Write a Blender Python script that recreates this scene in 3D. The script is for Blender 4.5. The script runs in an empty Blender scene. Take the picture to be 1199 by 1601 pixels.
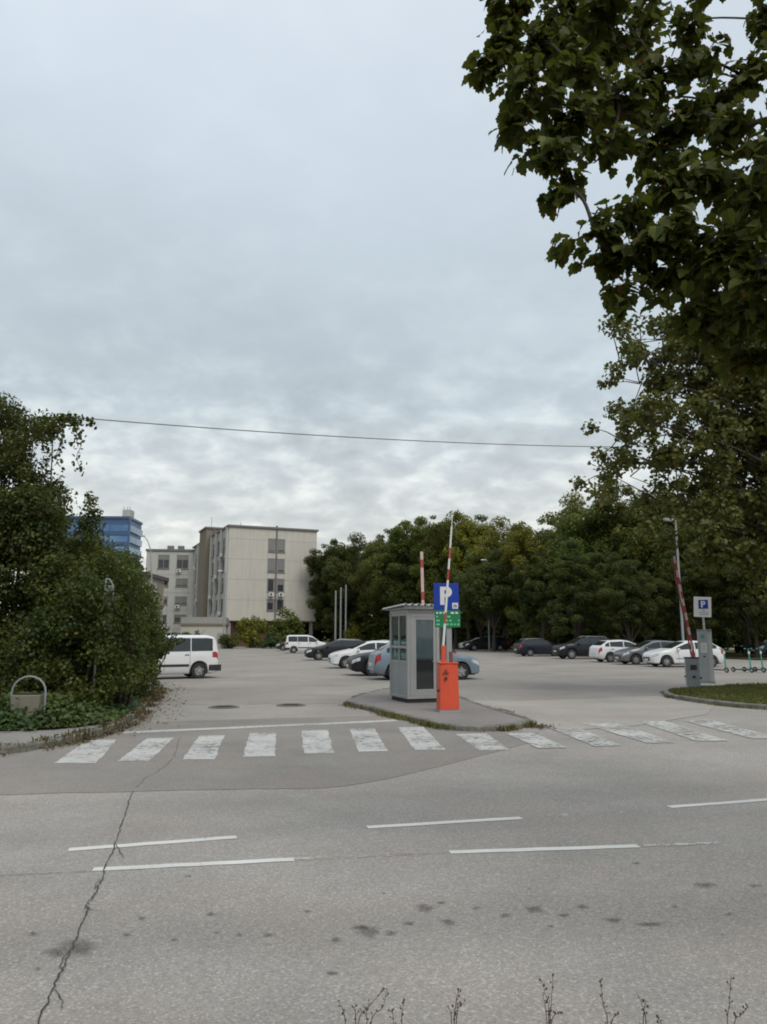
import bpy, bmesh, math, random
import numpy as np
from mathutils import Vector, Matrix

# ------------------------------------------------------------------ camera, sky, sun, exposure
SC = bpy.context.scene
COL = SC.collection
FPX, CAMH, PITCH = 1165.0, 1.8, math.radians(9.38)
cam_d = bpy.data.cameras.new('camera')
cam_d.sensor_fit = 'VERTICAL'
cam_d.sensor_height = 36.0
cam_d.sensor_width = 27.0
cam_d.lens = FPX / 1601.0 * 36.0
cam_d.clip_start = 0.05
cam_d.clip_end = 6000
cam = bpy.data.objects.new('camera', cam_d)
cam.location = (0, 0, CAMH)
cam.rotation_euler = (math.radians(90) + PITCH, 0, 0)
COL.objects.link(cam)
SC.camera = cam

SUN_EL, SUN_AZ = math.radians(52), math.radians(150)
world = bpy.data.worlds.new('World')
SC.world = world
world.use_nodes = True
wn, wl = world.node_tree.nodes, world.node_tree.links
wn.clear()
w_out = wn.new('ShaderNodeOutputWorld')
w_bg = wn.new('ShaderNodeBackground')
w_bg.inputs['Strength'].default_value = 0.1
w_sky = wn.new('ShaderNodeTexSky')
w_sky.sky_type = 'NISHITA'
w_sky.sun_disc = False
w_sky.sun_elevation = SUN_EL
w_sky.sun_rotation = SUN_AZ
w_tc = wn.new('ShaderNodeTexCoord')
w_sep = wn.new('ShaderNodeSeparateXYZ')
wl.new(w_tc.outputs['Generated'], w_sep.inputs[0])


def wmath(op, a, b=None, clamp=False):
    n = wn.new('ShaderNodeMath')
    n.operation = op
    n.use_clamp = clamp
    for i, v in enumerate((a, b)):
        if v is None:
            continue
        if isinstance(v, (int, float)):
            n.inputs[i].default_value = v
        else:
            wl.new(v, n.inputs[i])
    return n.outputs[0]


def wnoise(vec, scale, detail, rough, dist=0.0, off=(0, 0, 0), sc=(1, 1, 1)):
    m = wn.new('ShaderNodeMapping')
    m.inputs['Location'].default_value = off
    m.inputs['Scale'].default_value = sc
    wl.new(vec, m.inputs['Vector'])
    n = wn.new('ShaderNodeTexNoise')
    n.inputs['Scale'].default_value = scale
    n.inputs['Detail'].default_value = detail
    n.inputs['Roughness'].default_value = rough
    n.inputs['Distortion'].default_value = dist
    wl.new(m.outputs[0], n.inputs['Vector'])
    return n.outputs['Fac']


def wramp(fac, stops):
    r = wn.new('ShaderNodeValToRGB')
    e = r.color_ramp.elements
    while len(e) < len(stops):
        e.new(0.5)
    for el, (p, c) in zip(e, stops):
        el.position = p
        el.color = (c[0], c[1], c[2], 1) if not isinstance(c, (int, float)) else (c, c, c, 1)
    wl.new(fac, r.inputs[0])
    return r.outputs[0]


def wmix(fac, a, b):
    n = wn.new('ShaderNodeMix')
    n.data_type = 'RGBA'
    for s, v in ((n.inputs[0], fac), (n.inputs[6], a), (n.inputs[7], b)):
        if isinstance(v, (int, float)):
            s.default_value = v
        elif isinstance(v, tuple):
            s.default_value = v
        else:
            wl.new(v, s)
    return n.outputs[2]


zc = wmath('MAXIMUM', w_sep.outputs['Z'], 0.0)
den = wmath('ADD', zc, 0.30)
cx = wmath('DIVIDE', w_sep.outputs['X'], den)
cy = wmath('DIVIDE', w_sep.outputs['Y'], den)
w_comb = wn.new('ShaderNodeCombineXYZ')
wl.new(cx, w_comb.inputs[0])
wl.new(cy, w_comb.inputs[1])
PV = w_comb.outputs[0]
big = wnoise(PV, 0.8, 4, 0.5, 0.4, (3.1, 1.7, 0))
den2 = wmath('ADD', zc, 0.40)
w_comb2 = wn.new('ShaderNodeCombineXYZ')
wl.new(wmath('DIVIDE', w_sep.outputs['X'], den2), w_comb2.inputs[0])
wl.new(wmath('DIVIDE', w_sep.outputs['Y'], den2), w_comb2.inputs[1])
PV2 = w_comb2.outputs[0]
puff = wnoise(PV2, 13.0, 6, 0.52, 0.2, (0.4, 5.2, 0), (0.85, 1.0, 1))
clus = wnoise(PV2, 3.6, 4, 0.5, 0.3, (4.4, 0.6, 0))
sheet = wnoise(PV, 1.6, 5, 0.55, 0.6, (7.3, 2.2, 0))
# overcast tone by height above the horizon (values are radiance / 0.1), brightening towards the zenith
tone = wramp(zc, [(0.0, (0.62, 0.63, 0.60)), (0.13, (0.605, 0.63, 0.615)), (0.30, (0.485, 0.553, 0.593)),
                  (0.48, (0.505, 0.580, 0.640)), (0.70, (0.625, 0.695, 0.77)), (1.0, (0.84, 0.92, 1.01))])
gain = wmath('ADD', wmath('MULTIPLY', wmath('SUBTRACT', big, 0.5), 0.42), 1.0)
gain = wmath('ADD', gain, wmath('MULTIPLY', wmath('SUBTRACT', sheet, 0.5), 0.22))
low = wramp(zc, [(0.0, 0.45), (0.10, 0.92), (0.26, 0.92), (0.37, 0.22), (0.55, 0.08), (1.0, 0.08)])
pf = wmath('ADD', wmath('MULTIPLY', wmath('SUBTRACT', puff, 0.49), 1.45), wmath('MULTIPLY', wmath('SUBTRACT', clus, 0.47), 0.75))
pf = wmath('ADD', wmath('MAXIMUM', pf, 0.0), wmath('MULTIPLY', wmath('MINIMUM', pf, 0.0), 0.55))
pf = wmath('MULTIPLY', pf, low)
gain = wmath('ADD', gain, pf)
w_scale = wn.new('ShaderNodeVectorMath')
w_scale.operation = 'SCALE'
wl.new(tone, w_scale.inputs[0])
wl.new(wmath('MULTIPLY', gain, 10.0), w_scale.inputs['Scale'])
warm = wmix(wmath('MULTIPLY', wmath('MAXIMUM', pf, 0.0), 1.6, True), (1, 1, 1, 1), (1.09, 1.03, 0.94, 1))
w_mul = wn.new('ShaderNodeVectorMath')
w_mul.operation = 'MULTIPLY'
wl.new(w_scale.outputs[0], w_mul.inputs[0])
wl.new(warm, w_mul.inputs[1])
col = wmix(0.93, w_sky.outputs[0], w_mul.outputs[0])
wl.new(col, w_bg.inputs['Color'])
wl.new(w_bg.outputs[0], w_out.inputs['Surface'])

sun_d = bpy.data.lights.new('sun', 'SUN')
sun_d.energy = 1.5
sun_d.angle = math.radians(35)
sun_d.color = (1.0, 0.965, 0.91)
sun = bpy.data.objects.new('sun', sun_d)
sdir = Vector((math.sin(SUN_AZ) * math.cos(SUN_EL), math.cos(SUN_AZ) * math.cos(SUN_EL), math.sin(SUN_EL)))
sun.rotation_euler = sdir.to_track_quat('Z', 'Y').to_euler()
sun.location = (0, 0, 60)
COL.objects.link(sun)

SC.view_settings.view_transform = 'Standard'
SC.view_settings.look = 'None'
SC.view_settings.gamma = 1.0
SC.view_settings.exposure = 0.22
SC.view_settings.use_curve_mapping = False
SC.cycles.pixel_filter_type = 'BLACKMAN_HARRIS'
SC.cycles.filter_width = 1.9

rng = np.random.default_rng(11)
random.seed(7)
PI = math.pi


# ------------------------------------------------------------------ helpers
def ground(px, py, z=0.0):
    u, v = (px - 599.5) / FPX, (800.5 - py) / FPX
    d = (u, math.cos(PITCH) - v * math.sin(PITCH), math.sin(PITCH) + v * math.cos(PITCH))
    t = (z - CAMH) / d[2]
    return (t * d[0], t * d[1])


def at(px, py, Y):
    u, v = (px - 599.5) / FPX, (800.5 - py) / FPX
    d = (u, math.cos(PITCH) - v * math.sin(PITCH), math.sin(PITCH) + v * math.cos(PITCH))
    t = Y / d[1]
    return Vector((t * d[0], Y, CAMH + t * d[2]))


def lin(r, g, b):
    f = lambda c: (c / 255 / 12.92) if c / 255 <= 0.04045 else ((c / 255 + 0.055) / 1.055) ** 2.4
    return (f(r), f(g), f(b))


class NT:
    """small node-tree helper"""

    def __init__(self, name):
        self.m = bpy.data.materials.new(name)
        self.m.use_nodes = True
        self.n, self.l = self.m.node_tree.nodes, self.m.node_tree.links
        self.b = self.n['Principled BSDF']
        self.out = self.n['Material Output']
        self._tc = None

    def tc(self, which='Object'):
        if self._tc is None:
            self._tc = self.n.new('ShaderNodeTexCoord')
        return self._tc.outputs[which]

    def put(self, sock, v):
        if isinstance(v, (int, float)):
            sock.default_value = v
        elif isinstance(v, (tuple, list)):
            sock.default_value = tuple(v) + ((1,) if len(v) == 3 and len(sock.default_value) == 4 else ())
        else:
            self.l.new(v, sock)

    def math(self, op, a, b=0.0, clamp=False):
        n = self.n.new('ShaderNodeMath')
        n.operation = op
        n.use_clamp = clamp
        self.put(n.inputs[0], a)
        self.put(n.inputs[1], b)
        return n.outputs[0]

    def noise(self, scale, detail=4, rough=0.5, dist=0.0, vec=None, sc=None, color=False):
        n = self.n.new('ShaderNodeTexNoise')
        n.inputs['Scale'].default_value = scale
        n.inputs['Detail'].default_value = detail
        n.inputs['Roughness'].default_value = rough
        n.inputs['Distortion'].default_value = dist
        v = vec or self.tc()
        if sc:
            m = self.n.new('ShaderNodeMapping')
            m.inputs['Scale'].default_value = sc
            self.l.new(v, m.inputs['Vector'])
            v = m.outputs[0]
        self.l.new(v, n.inputs['Vector'])
        return n.outputs['Color' if color else 'Fac']

    def voro(self, scale, out='Color', vec=None, feature='F1'):
        n = self.n.new('ShaderNodeTexVoronoi')
        n.feature = feature
        n.inputs['Scale'].default_value = scale
        self.l.new(vec or self.tc(), n.inputs['Vector'])
        return n.outputs[out]

    def ramp(self, fac, stops, interp='LINEAR'):
        r = self.n.new('ShaderNodeValToRGB')
        r.color_ramp.interpolation = interp
        e = r.color_ramp.elements
        while len(e) < len(stops):
            e.new(0.5)
        for el, (p, c) in zip(e, stops):
            el.position = p
            el.color = (c, c, c, 1) if isinstance(c, (int, float)) else (c[0], c[1], c[2], 1)
        self.l.new(fac, r.inputs[0])
        return r.outputs[0]

    def mix(self, fac, a, b, mode='MIX'):
        n = self.n.new('ShaderNodeMix')
        n.data_type = 'RGBA'
        n.blend_type = mode
        self.put(n.inputs[0], fac)
        self.put(n.inputs[6], a)
        self.put(n.inputs[7], b)
        return n.outputs[2]

    def bump(self, h, strength=0.3, dist=0.01):
        n = self.n.new('ShaderNodeBump')
        n.inputs['Strength'].default_value = strength
        n.inputs['Distance'].default_value = dist
        self.l.new(h, n.inputs['Height'])
        self.l.new(n.outputs[0], self.b.inputs['Normal'])

    def set(self, **kw):
        for k, v in kw.items():
            self.put(self.b.inputs[k.replace('_', ' ')], v)
        return self.m


def plain(name, c, rough=0.6, metal=0.0, dirt=0.18, scale=3.0, coat=0.0, spec=0.5):
    """painted or bare surface with blotchy dirt and slight roughness variation"""
    t = NT(name)
    n = t.noise(scale, 5, 0.6)
    n2 = t.noise(scale * 9, 3, 0.6)
    f = t.math('MULTIPLY', t.ramp(n, [(0.35, 0.0), (0.75, 1.0)]), dirt)
    c1 = t.mix(f, c, tuple(x * 0.55 + 0.02 for x in c))
    c2 = t.mix(t.math('MULTIPLY', n2, dirt * 0.6), c1, tuple(min(1, x * 1.12 + 0.01) for x in c))
    return t.set(Base_Color=c2, Roughness=t.math('ADD', t.math('MULTIPLY', n, 0.2), rough - 0.1),
                 Metallic=metal, Coat_Weight=coat, Specular_IOR_Level=spec)


def mesh_arrays(name, V, F, smooth=False):
    V = np.asarray(V, dtype=np.float32)
    F = np.asarray(F, dtype=np.int32)
    k = F.shape[1]
    me = bpy.data.meshes.new(name)
    me.vertices.add(len(V))
    me.vertices.foreach_set('co', V.ravel())
    me.loops.add(F.size)
    me.loops.foreach_set('vertex_index', F.ravel())
    me.polygons.add(len(F))
    me.polygons.foreach_set('loop_start', np.arange(0, F.size, k, dtype=np.int32))
    me.polygons.foreach_set('loop_total', np.full(len(F), k, dtype=np.int32))
    if smooth:
        me.polygons.foreach_set('use_smooth', np.ones(len(F), dtype=bool))
    me.update(calc_edges=True)
    return me


def link(name, me, mat=None, parent=None, loc=None, rot=None, scale=None):
    o = bpy.data.objects.new(name, me)
    if mat is not None and me is not None and not me.materials:
        me.materials.append(mat)
    COL.objects.link(o)
    if parent:
        o.parent = parent
    if loc is not None:
        o.location = loc
    if rot is not None:
        o.rotation_euler = rot
    if scale is not None:
        o.scale = scale if isinstance(scale, (tuple, list)) else (scale,) * 3
    return o


def tag(o, label, cat, group=None):
    o['label'] = label
    o['category'] = cat
    if group:
        o['group'] = group
    return o


def struct(o):
    o['kind'] = 'structure'
    return o


def stuff(o):
    o['kind'] = 'stuff'
    return o


def thing(name, label, cat, loc=(0, 0, 0), rz=0.0, group=None):
    o = bpy.data.objects.new(name, None)
    o.empty_display_size = 0.2
    COL.objects.link(o)
    o.location = loc
    o.rotation_euler = (0, 0, rz)
    return tag(o, label, cat, group)


class MB:
    def __init__(self):
        self.v, self.f = [], []

    def add(self, vs, fs):
        k = len(self.v)
        self.v += [tuple(p) for p in vs]
        self.f += [tuple(i + k for i in f) for f in fs]
        return self

    def box(self, c, s, rz=0.0, rot=None):
        hx, hy, hz = s[0] / 2, s[1] / 2, s[2] / 2
        pts = [Vector((x, y, z)) for z in (-hz, hz) for x, y in ((-hx, -hy), (hx, -hy), (hx, hy), (-hx, hy))]
        M = rot if rot is not None else Matrix.Rotation(rz, 3, 'Z')
        pts = [M @ p + Vector(c) for p in pts]
        return self.add(pts, [(3, 2, 1, 0), (4, 5, 6, 7), (0, 1, 5, 4), (1, 2, 6, 5), (2, 3, 7, 6), (3, 0, 4, 7)])

    def bx(self, x0, x1, y0, y1, z0, z1):
        return self.box(((x0 + x1) / 2, (y0 + y1) / 2, (z0 + z1) / 2), (x1 - x0, y1 - y0, z1 - z0))

    def prism(self, poly, z0, z1):
        n = len(poly)
        vs = [(p[0], p[1], z0) for p in poly] + [(p[0], p[1], z1) for p in poly]
        fs = [tuple(range(n - 1, -1, -1)), tuple(range(n, 2 * n))]
        fs += [(i, (i + 1) % n, n + (i + 1) % n, n + i) for i in range(n)]
        return self.add(vs, fs)

    def poly(self, pts):
        return self.add(pts, [tuple(range(len(pts)))])

    def tube(self, path, rad, n=8, cap=True):
        path = [Vector(p) for p in path]
        if isinstance(rad, (int, float)):
            rad = [rad] * len(path)
        vs, fs = [], []
        up = None
        for i, p in enumerate(path):
            t = (path[min(i + 1, len(path) - 1)] - path[max(i - 1, 0)])
            if t.length < 1e-9:
                t = Vector((0, 0, 1))
            t.normalize()
            if up is None:
                a = Vector((0, 0, 1)) if abs(t.z) < 0.9 else Vector((1, 0, 0))
                up = (a - t * a.dot(t)).normalized()
            else:
                up = (up - t * up.dot(t))
                up = up.normalized() if up.length > 1e-6 else t.orthogonal().normalized()
            s = t.cross(up)
            for k in range(n):
                a = 2 * PI * k / n
                vs.append(p + (up * math.cos(a) + s * math.sin(a)) * rad[i])
        for i in range(len(path) - 1):
            for k in range(n):
                fs.append((i * n + k, i * n + (k + 1) % n, (i + 1) * n + (k + 1) % n, (i + 1) * n + k))
        if cap:
            fs.append(tuple(range(n - 1, -1, -1)))
            fs.append(tuple((len(path) - 1) * n + k for k in range(n)))
        return self.add(vs, fs)

    def lathe(self, prof, c=(0, 0, 0), axis='Z', n=20):
        """prof: list of (r, h); closed at ends when r is 0"""
        vs, fs = [], []
        for r, h in prof:
            for k in range(n):
                a = 2 * PI * k / n
                x, y = r * math.cos(a), r * math.sin(a)
                p = {'Z': (x, y, h), 'Y': (x, h, y), 'X': (h, x, y)}[axis]
                vs.append((p[0] + c[0], p[1] + c[1], p[2] + c[2]))
        for i in range(len(prof) - 1):
            for k in range(n):
                fs.append((i * n + k, i * n + (k + 1) % n, (i + 1) * n + (k + 1) % n, (i + 1) * n + k))
        return self.add(vs, fs)

    def grid(self, P, flip=False):
        """P: 2-d list of points"""
        r, c = len(P), len(P[0])
        fs = []
        for i in range(r - 1):
            for j in range(c - 1):
                q = (i * c + j, i * c + j + 1, (i + 1) * c + j + 1, (i + 1) * c + j)
                fs.append(q[::-1] if flip else q)
        return self.add([p for row in P for p in row], fs)

    def mesh(self, name, smooth=None, bevel=0.0, segs=1):
        me = bpy.data.meshes.new(name)
        me.from_pydata([tuple(p) for p in self.v], [], self.f)
        if bevel:
            bm = bmesh.new()
            bm.from_mesh(me)
            es = [e for e in bm.edges if len(e.link_faces) == 2 and e.calc_face_angle(0) > 0.6]
            bmesh.ops.bevel(bm, geom=es, offset=bevel, segments=segs, affect='EDGES', clamp_overlap=True)
            bm.to_mesh(me)
            bm.free()
        if smooth is not None:
            me.polygons.foreach_set('use_smooth', [True] * len(me.polygons))
            me.set_sharp_from_angle(angle=math.radians(smooth))
        me.update()
        return me

    def build(self, name, mat, parent=None, smooth=None, bevel=0.0, loc=None, rot=None):
        return link(name, self.mesh(name, smooth, bevel), mat, parent, loc, rot)


def wave(path, n=8):
    """resample a polyline with a Catmull-Rom curve"""
    P = [Vector((p[0], p[1], p[2] if len(p) > 2 else 0)) for p in path]
    out = []
    for i in range(len(P) - 1):
        a, b, c, d = P[max(i - 1, 0)], P[i], P[i + 1], P[min(i + 2, len(P) - 1)]
        for k in range(n):
            t = k / n
            out.append(0.5 * ((2 * b) + (c - a) * t + (2 * a - 5 * b + 4 * c - d) * t * t + (3 * b - a - 3 * c + d) * t ** 3))
    out.append(P[-1])
    return out


# ------------------------------------------------------------------ materials
def asphalt(name, c, grain=1.0, tint=(0.006, 0.002, -0.004), band=None, spots=0.5, cracks=False):
    t = NT(name)
    ob = t.tc()
    big = t.noise(0.28, 5, 0.6, 0.3)
    mid = t.noise(2.2, 5, 0.62)
    streak = t.noise(0.5, 5, 0.6, 0.5, sc=(0.35, 2.2, 1))
    dark = tuple(x * 0.80 for x in c)
    light = tuple(x * 1.17 for x in c)
    base = t.mix(t.ramp(big, [(0.35, 0.0), (0.65, 1.0)]), dark, light)
    base = t.mix(t.math('MULTIPLY', t.ramp(streak, [(0.35, 0.0), (0.7, 1.0)]), 0.35), base, tuple(x * 1.12 + 0.01 for x in c))
    base = t.mix(t.math('MULTIPLY', t.ramp(mid, [(0.3, 1.0), (0.62, 0.0)]), 0.22), base, tuple(x * 0.7 for x in c))
    warmn = t.noise(0.55, 3, 0.5, vec=ob, sc=(1.0, 1.3, 1))
    base = t.mix(t.math('MULTIPLY', t.ramp(warmn, [(0.4, 0), (0.7, 1)]), 0.5), base,
                 (c[0] * 1.06 + 0.008, c[1] * 0.97, c[2] * 0.94))
    if band:
        sx = t.n.new('ShaderNodeSeparateXYZ')
        t.l.new(ob, sx.inputs[0])
        d = t.math('SUBTRACT', sx.outputs['Y'], t.math('MULTIPLY', sx.outputs['X'], 0.13))
        wob = t.math('MULTIPLY', t.math('SUBTRACT', t.noise(0.7, 3, 0.5), 0.5), 0.5)
        d = t.math('ADD', d, wob)
        for pos, wid, amt in band:
            q = t.math('DIVIDE', t.math('SUBTRACT', d, pos), wid)
            g = t.math('POWER', 2.718, t.math('MULTIPLY', t.math('MULTIPLY', q, q), -1.0))
            base = t.mix(t.math('MULTIPLY', g, amt), base, tuple(x * 0.6 for x in c))
    stones = t.voro(85, 'Color')
    sv = t.n.new('ShaderNodeSeparateColor')
    t.l.new(stones, sv.inputs[0])
    gr = t.ramp(sv.outputs[0], [(0.0, 0.55), (0.55, 0.95), (0.85, 1.10), (1.0, 1.75)])
    base = t.mix(grain * 0.55, base, gr, 'MULTIPLY')
    fine = t.noise(210, 2, 0.7)
    base = t.mix(grain * 0.5, base, t.ramp(fine, [(0.25, 0.55), (0.75, 1.4)]), 'MULTIPLY')
    if cracks:
        e = t.n.new('ShaderNodeTexVoronoi')
        e.feature = 'DISTANCE_TO_EDGE'
        e.inputs['Scale'].default_value = 0.32
        mp = t.n.new('ShaderNodeVectorMath')
        mp.operation = 'ADD'
        t.l.new(ob, mp.inputs[0])
        cn = t.noise(1.1, 4, 0.6, color=True)
        t.l.new(cn, mp.inputs[1])
        t.l.new(mp.outputs[0], e.inputs['Vector'])
        m = t.ramp(e.outputs['Distance'], [(0.0, 1.0), (0.008, 0.0)])
        keep = t.ramp(t.noise(0.25, 2, 0.5), [(0.5, 0.0), (0.6, 1.0)])
        base = t.mix(t.math('MULTIPLY', t.math('MULTIPLY', m, keep), 0.55), base, tuple(x * 0.45 for x in c))
    t.bump(t.math('ADD', sv.outputs[1], fine), 0.35 * grain, 0.004)
    return t.set(Base_Color=base, Roughness=0.93, Specular_IOR_Level=0.25)


M = {}
M['road'] = asphalt('worn_asphalt', (0.312, 0.290, 0.260), 1.0, band=[(5.05, 0.42, 0.36), (3.9, 0.3, 0.14), (7.5, 0.3, 0.16), (8.8, 0.35, 0.20)])
M['patch'] = asphalt('newer_asphalt', (0.238, 0.220, 0.196), 0.75)
M['lot'] = asphalt('parking_asphalt', (0.275, 0.252, 0.220), 0.7, cracks=True)
M['strip'] = asphalt('pale_asphalt', (0.330, 0.307, 0.270), 0.7)
M['pave'] = asphalt('pavement_asphalt', (0.225, 0.210, 0.190), 0.7)
M['islandtop'] = asphalt('island_concrete', (0.225, 0.208, 0.190), 0.7)


def paint(name, wear, c=(0.48, 0.465, 0.43)):
    t = NT(name)
    n = t.noise(9, 6, 0.7, 0.6)
    n2 = t.noise(60, 3, 0.7)
    n3 = t.noise(1.3, 3, 0.5)
    v = t.math('ADD', t.math('ADD', t.math('MULTIPLY', n, 0.62), t.math('MULTIPLY', n2, 0.3)), t.math('MULTIPLY', n3, 0.25))
    a = t.ramp(v, [(wear - 0.03, 0.0), (wear + 0.06, 1.0)])
    cc = t.mix(t.ramp(n3, [(0.3, 0), (0.7, 1)]), tuple(x * 0.82 for x in c), c)
    t.set(Base_Color=cc, Roughness=0.75, Alpha=a)
    return t.m


M['paint'] = paint('road_paint', 0.50)
M['paint_line'] = paint('lane_paint', 0.42, (0.64, 0.625, 0.58))
M['paint_worn'] = paint('worn_road_paint', 0.535)
M['paint_faint'] = paint('faded_road_paint', 0.62, (0.5, 0.49, 0.46))
M['tar'] = plain('crack_tar', (0.035, 0.033, 0.030), 0.9)


def stain_mat():
    t = NT('oil_stain')
    at_ = t.n.new('ShaderNodeAttribute')
    at_.attribute_name = 'fade'
    n = t.noise(15, 6, 0.72, 0.8)
    a = t.math('SUBTRACT', t.math('MULTIPLY', at_.outputs['Fac'], 1.15), t.math('MULTIPLY', n, 1.15))
    a = t.ramp(a, [(-0.0, 0.0), (0.55, 0.46)])
    gr = t.ramp(t.noise(150, 2, 0.7), [(0.3, 0.6), (0.7, 1.3)])
    cc = t.mix(0.8, (0.085, 0.078, 0.072), gr, 'MULTIPLY')
    return t.set(Base_Color=cc, Roughness=0.85, Alpha=a)


M['stain'] = stain_mat()


def leafmat(name, stops, trans=0.25, obvar=0.25, rough=0.5, spec=0.3, tone=0.55):
    t = NT(name)
    g = t.n.new('ShaderNodeNewGeometry')
    oi = t.n.new('ShaderNodeObjectInfo')
    c = t.ramp(g.outputs['Random Per Island'], stops)
    big = t.noise(tone, 3, 0.5)
    c = t.mix(t.math('MULTIPLY', t.ramp(big, [(0.4, 0), (0.65, 1)]), 0.45), c, (0.125, 0.128, 0.026))
    c = t.mix(t.math('MULTIPLY', t.ramp(t.noise(tone * 0.7, 2, 0.5), [(0.4, 1), (0.55, 0)]), 0.35), c, (0.020, 0.030, 0.009))
    hs = t.n.new('ShaderNodeHueSaturation')
    t.put(hs.inputs['Hue'], t.math('ADD', t.math('MULTIPLY', oi.outputs['Random'], 0.035), 0.474))
    t.put(hs.inputs['Value'], t.math('ADD', t.math('MULTIPLY', oi.outputs['Random'], obvar), 1.0 - obvar / 2))
    t.l.new(c, hs.inputs['Color'])
    c = hs.outputs[0]
    t.set(Base_Color=c, Roughness=rough, Specular_IOR_Level=spec)
    tr = t.n.new('ShaderNodeBsdfTranslucent')
    t.l.new(t.mix(0.5, c, (0.22, 0.26, 0.03), 'MIX'), tr.inputs['Color'])
    mx = t.n.new('ShaderNodeMixShader')
    mx.inputs[0].default_value = trans
    t.l.new(t.b.outputs[0], mx.inputs[1])
    t.l.new(tr.outputs[0], mx.inputs[2])
    t.l.new(mx.outputs[0], t.out.inputs['Surface'])
    return t.m


FARV = {'dark': ((0.02, 0.035, 0.011), (0.04, 0.062, 0.016), (0.07, 0.095, 0.024)), 'olive': ((0.0552, 0.0672, 0.0156), (0.1104, 0.1272, 0.0252), (0.18, 0.192, 0.0384)),
        'green': ((0.04, 0.065, 0.0137), (0.0825, 0.12, 0.0225), (0.14, 0.1825, 0.0325)), 'light': ((0.0775, 0.0925, 0.0187), (0.1625, 0.1812, 0.0325), (0.25, 0.2562, 0.05))}
for k_, (a_, b_, c_) in FARV.items():
    M['far_' + k_] = leafmat('far_foliage_' + k_, [(0.0, a_), (0.5, b_), (0.88, c_), (1.0, (c_[0] * 1.6, c_[1] * 1.25, c_[2] * 1.2))], 0.42, 0.25, tone=0.28)
M['leaf_far'] = M['far_green']
M['leaf_yellow'] = leafmat('yellow_green_foliage', [(0.0, (0.12, 0.135, 0.014)), (0.6, (0.21, 0.235, 0.020)), (1.0, (0.30, 0.28, 0.028))], 0.35, 0.1, tone=0.25)
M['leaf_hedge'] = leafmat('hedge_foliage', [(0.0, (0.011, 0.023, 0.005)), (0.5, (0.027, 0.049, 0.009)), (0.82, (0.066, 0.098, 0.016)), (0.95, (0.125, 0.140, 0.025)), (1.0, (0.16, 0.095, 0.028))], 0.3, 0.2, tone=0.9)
M['leaf_ivy'] = leafmat('ivy_foliage', [(0.0, (0.016, 0.042, 0.012)), (0.6, (0.030, 0.075, 0.018)), (1.0, (0.060, 0.110, 0.025))], 0.2, 0.1)
M['leaf_mid'] = leafmat('limb_tree_foliage', [(0.0, (0.062, 0.074, 0.020)), (0.5, (0.108, 0.118, 0.030)), (0.9, (0.150, 0.155, 0.042)), (1.0, (0.20, 0.13, 0.03))], 0.3, 0.1)
M['leaf_near'] = leafmat('maple_foliage', [(0.0, (0.030, 0.046, 0.009)), (0.55, (0.052, 0.074, 0.013)), (0.93, (0.085, 0.105, 0.018)), (0.98, (0.12, 0.09, 0.02)), (1.0, (0.30, 0.12, 0.015))], 0.27, 0.35, tone=1.6, spec=0.15, rough=0.6)
M['leaf_litter'] = leafmat('dry_leaf_litter', [(0.0, (0.075, 0.052, 0.032)), (0.6, (0.13, 0.095, 0.060)), (1.0, (0.21, 0.165, 0.105))], 0.05, 0.05, 0.8, 0.1)
M['grass'] = leafmat('verge_grass', [(0.0, (0.065, 0.085, 0.020)), (0.6, (0.115, 0.132, 0.032)), (1.0, (0.23, 0.20, 0.085))], 0.25, 0.05, 0.6)
M['drygrass'] = leafmat('mixed_dry_grass', [(0.0, (0.070, 0.080, 0.020)), (0.5, (0.13, 0.120, 0.036)), (1.0, (0.25, 0.19, 0.095))], 0.2, 0.05, 0.7)
M['bark'] = plain('bark', (0.062, 0.050, 0.040), 0.95, dirt=0.6, scale=6)
M['twig'] = plain('dry_twig', (0.095, 0.062, 0.045), 0.9, dirt=0.4, scale=30)


def soil():
    t = NT('soil_and_turf')
    a = t.noise(0.4, 5, 0.6)
    b = t.noise(14, 4, 0.7)
    c = t.mix(t.ramp(a, [(0.35, 0), (0.65, 1)]), (0.052, 0.062, 0.018), (0.085, 0.068, 0.038))
    c = t.mix(0.6, c, t.ramp(b, [(0.3, 0.5), (0.7, 1.4)]), 'MULTIPLY')
    t.bump(b, 0.6, 0.03)
    return t.set(Base_Color=c, Roughness=0.95, Specular_IOR_Level=0.1)


M['soil'] = soil()


def kerbmat():
    t = NT('kerb_concrete')
    n = t.noise(5, 5, 0.65)
    f = t.noise(70, 3, 0.7)
    c = t.mix(t.ramp(n, [(0.3, 0), (0.7, 1)]), (0.135, 0.120, 0.095), (0.235, 0.222, 0.195))
    c = t.mix(0.5, c, t.ramp(f, [(0.3, 0.6), (0.7, 1.3)]), 'MULTIPLY')
    m = t.noise(2.3, 4, 0.6)
    c = t.mix(t.math('MULTIPLY', t.ramp(m, [(0.5, 0), (0.62, 1)]), 0.6), c, (0.050, 0.052, 0.020))
    t.bump(f, 0.5, 0.01)
    return t.set(Base_Color=c, Roughness=0.92)


M['kerb'] = kerbmat()


def glass(name, tint, alpha=0.35, rough=0.03):
    t = NT(name)
    t.set(Base_Color=tint, Roughness=rough, Specular_IOR_Level=0.8)
    tr = t.n.new('ShaderNodeBsdfTransparent')
    tr.inputs['Color'].default_value = (0.82, 0.9, 0.88, 1)
    mx = t.n.new('ShaderNodeMixShader')
    mx.inputs[0].default_value = alpha
    t.l.new(tr.outputs[0], mx.inputs[1])
    t.l.new(t.b.outputs[0], mx.inputs[2])
    t.l.new(mx.outputs[0], t.out.inputs['Surface'])
    return t.m


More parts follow.
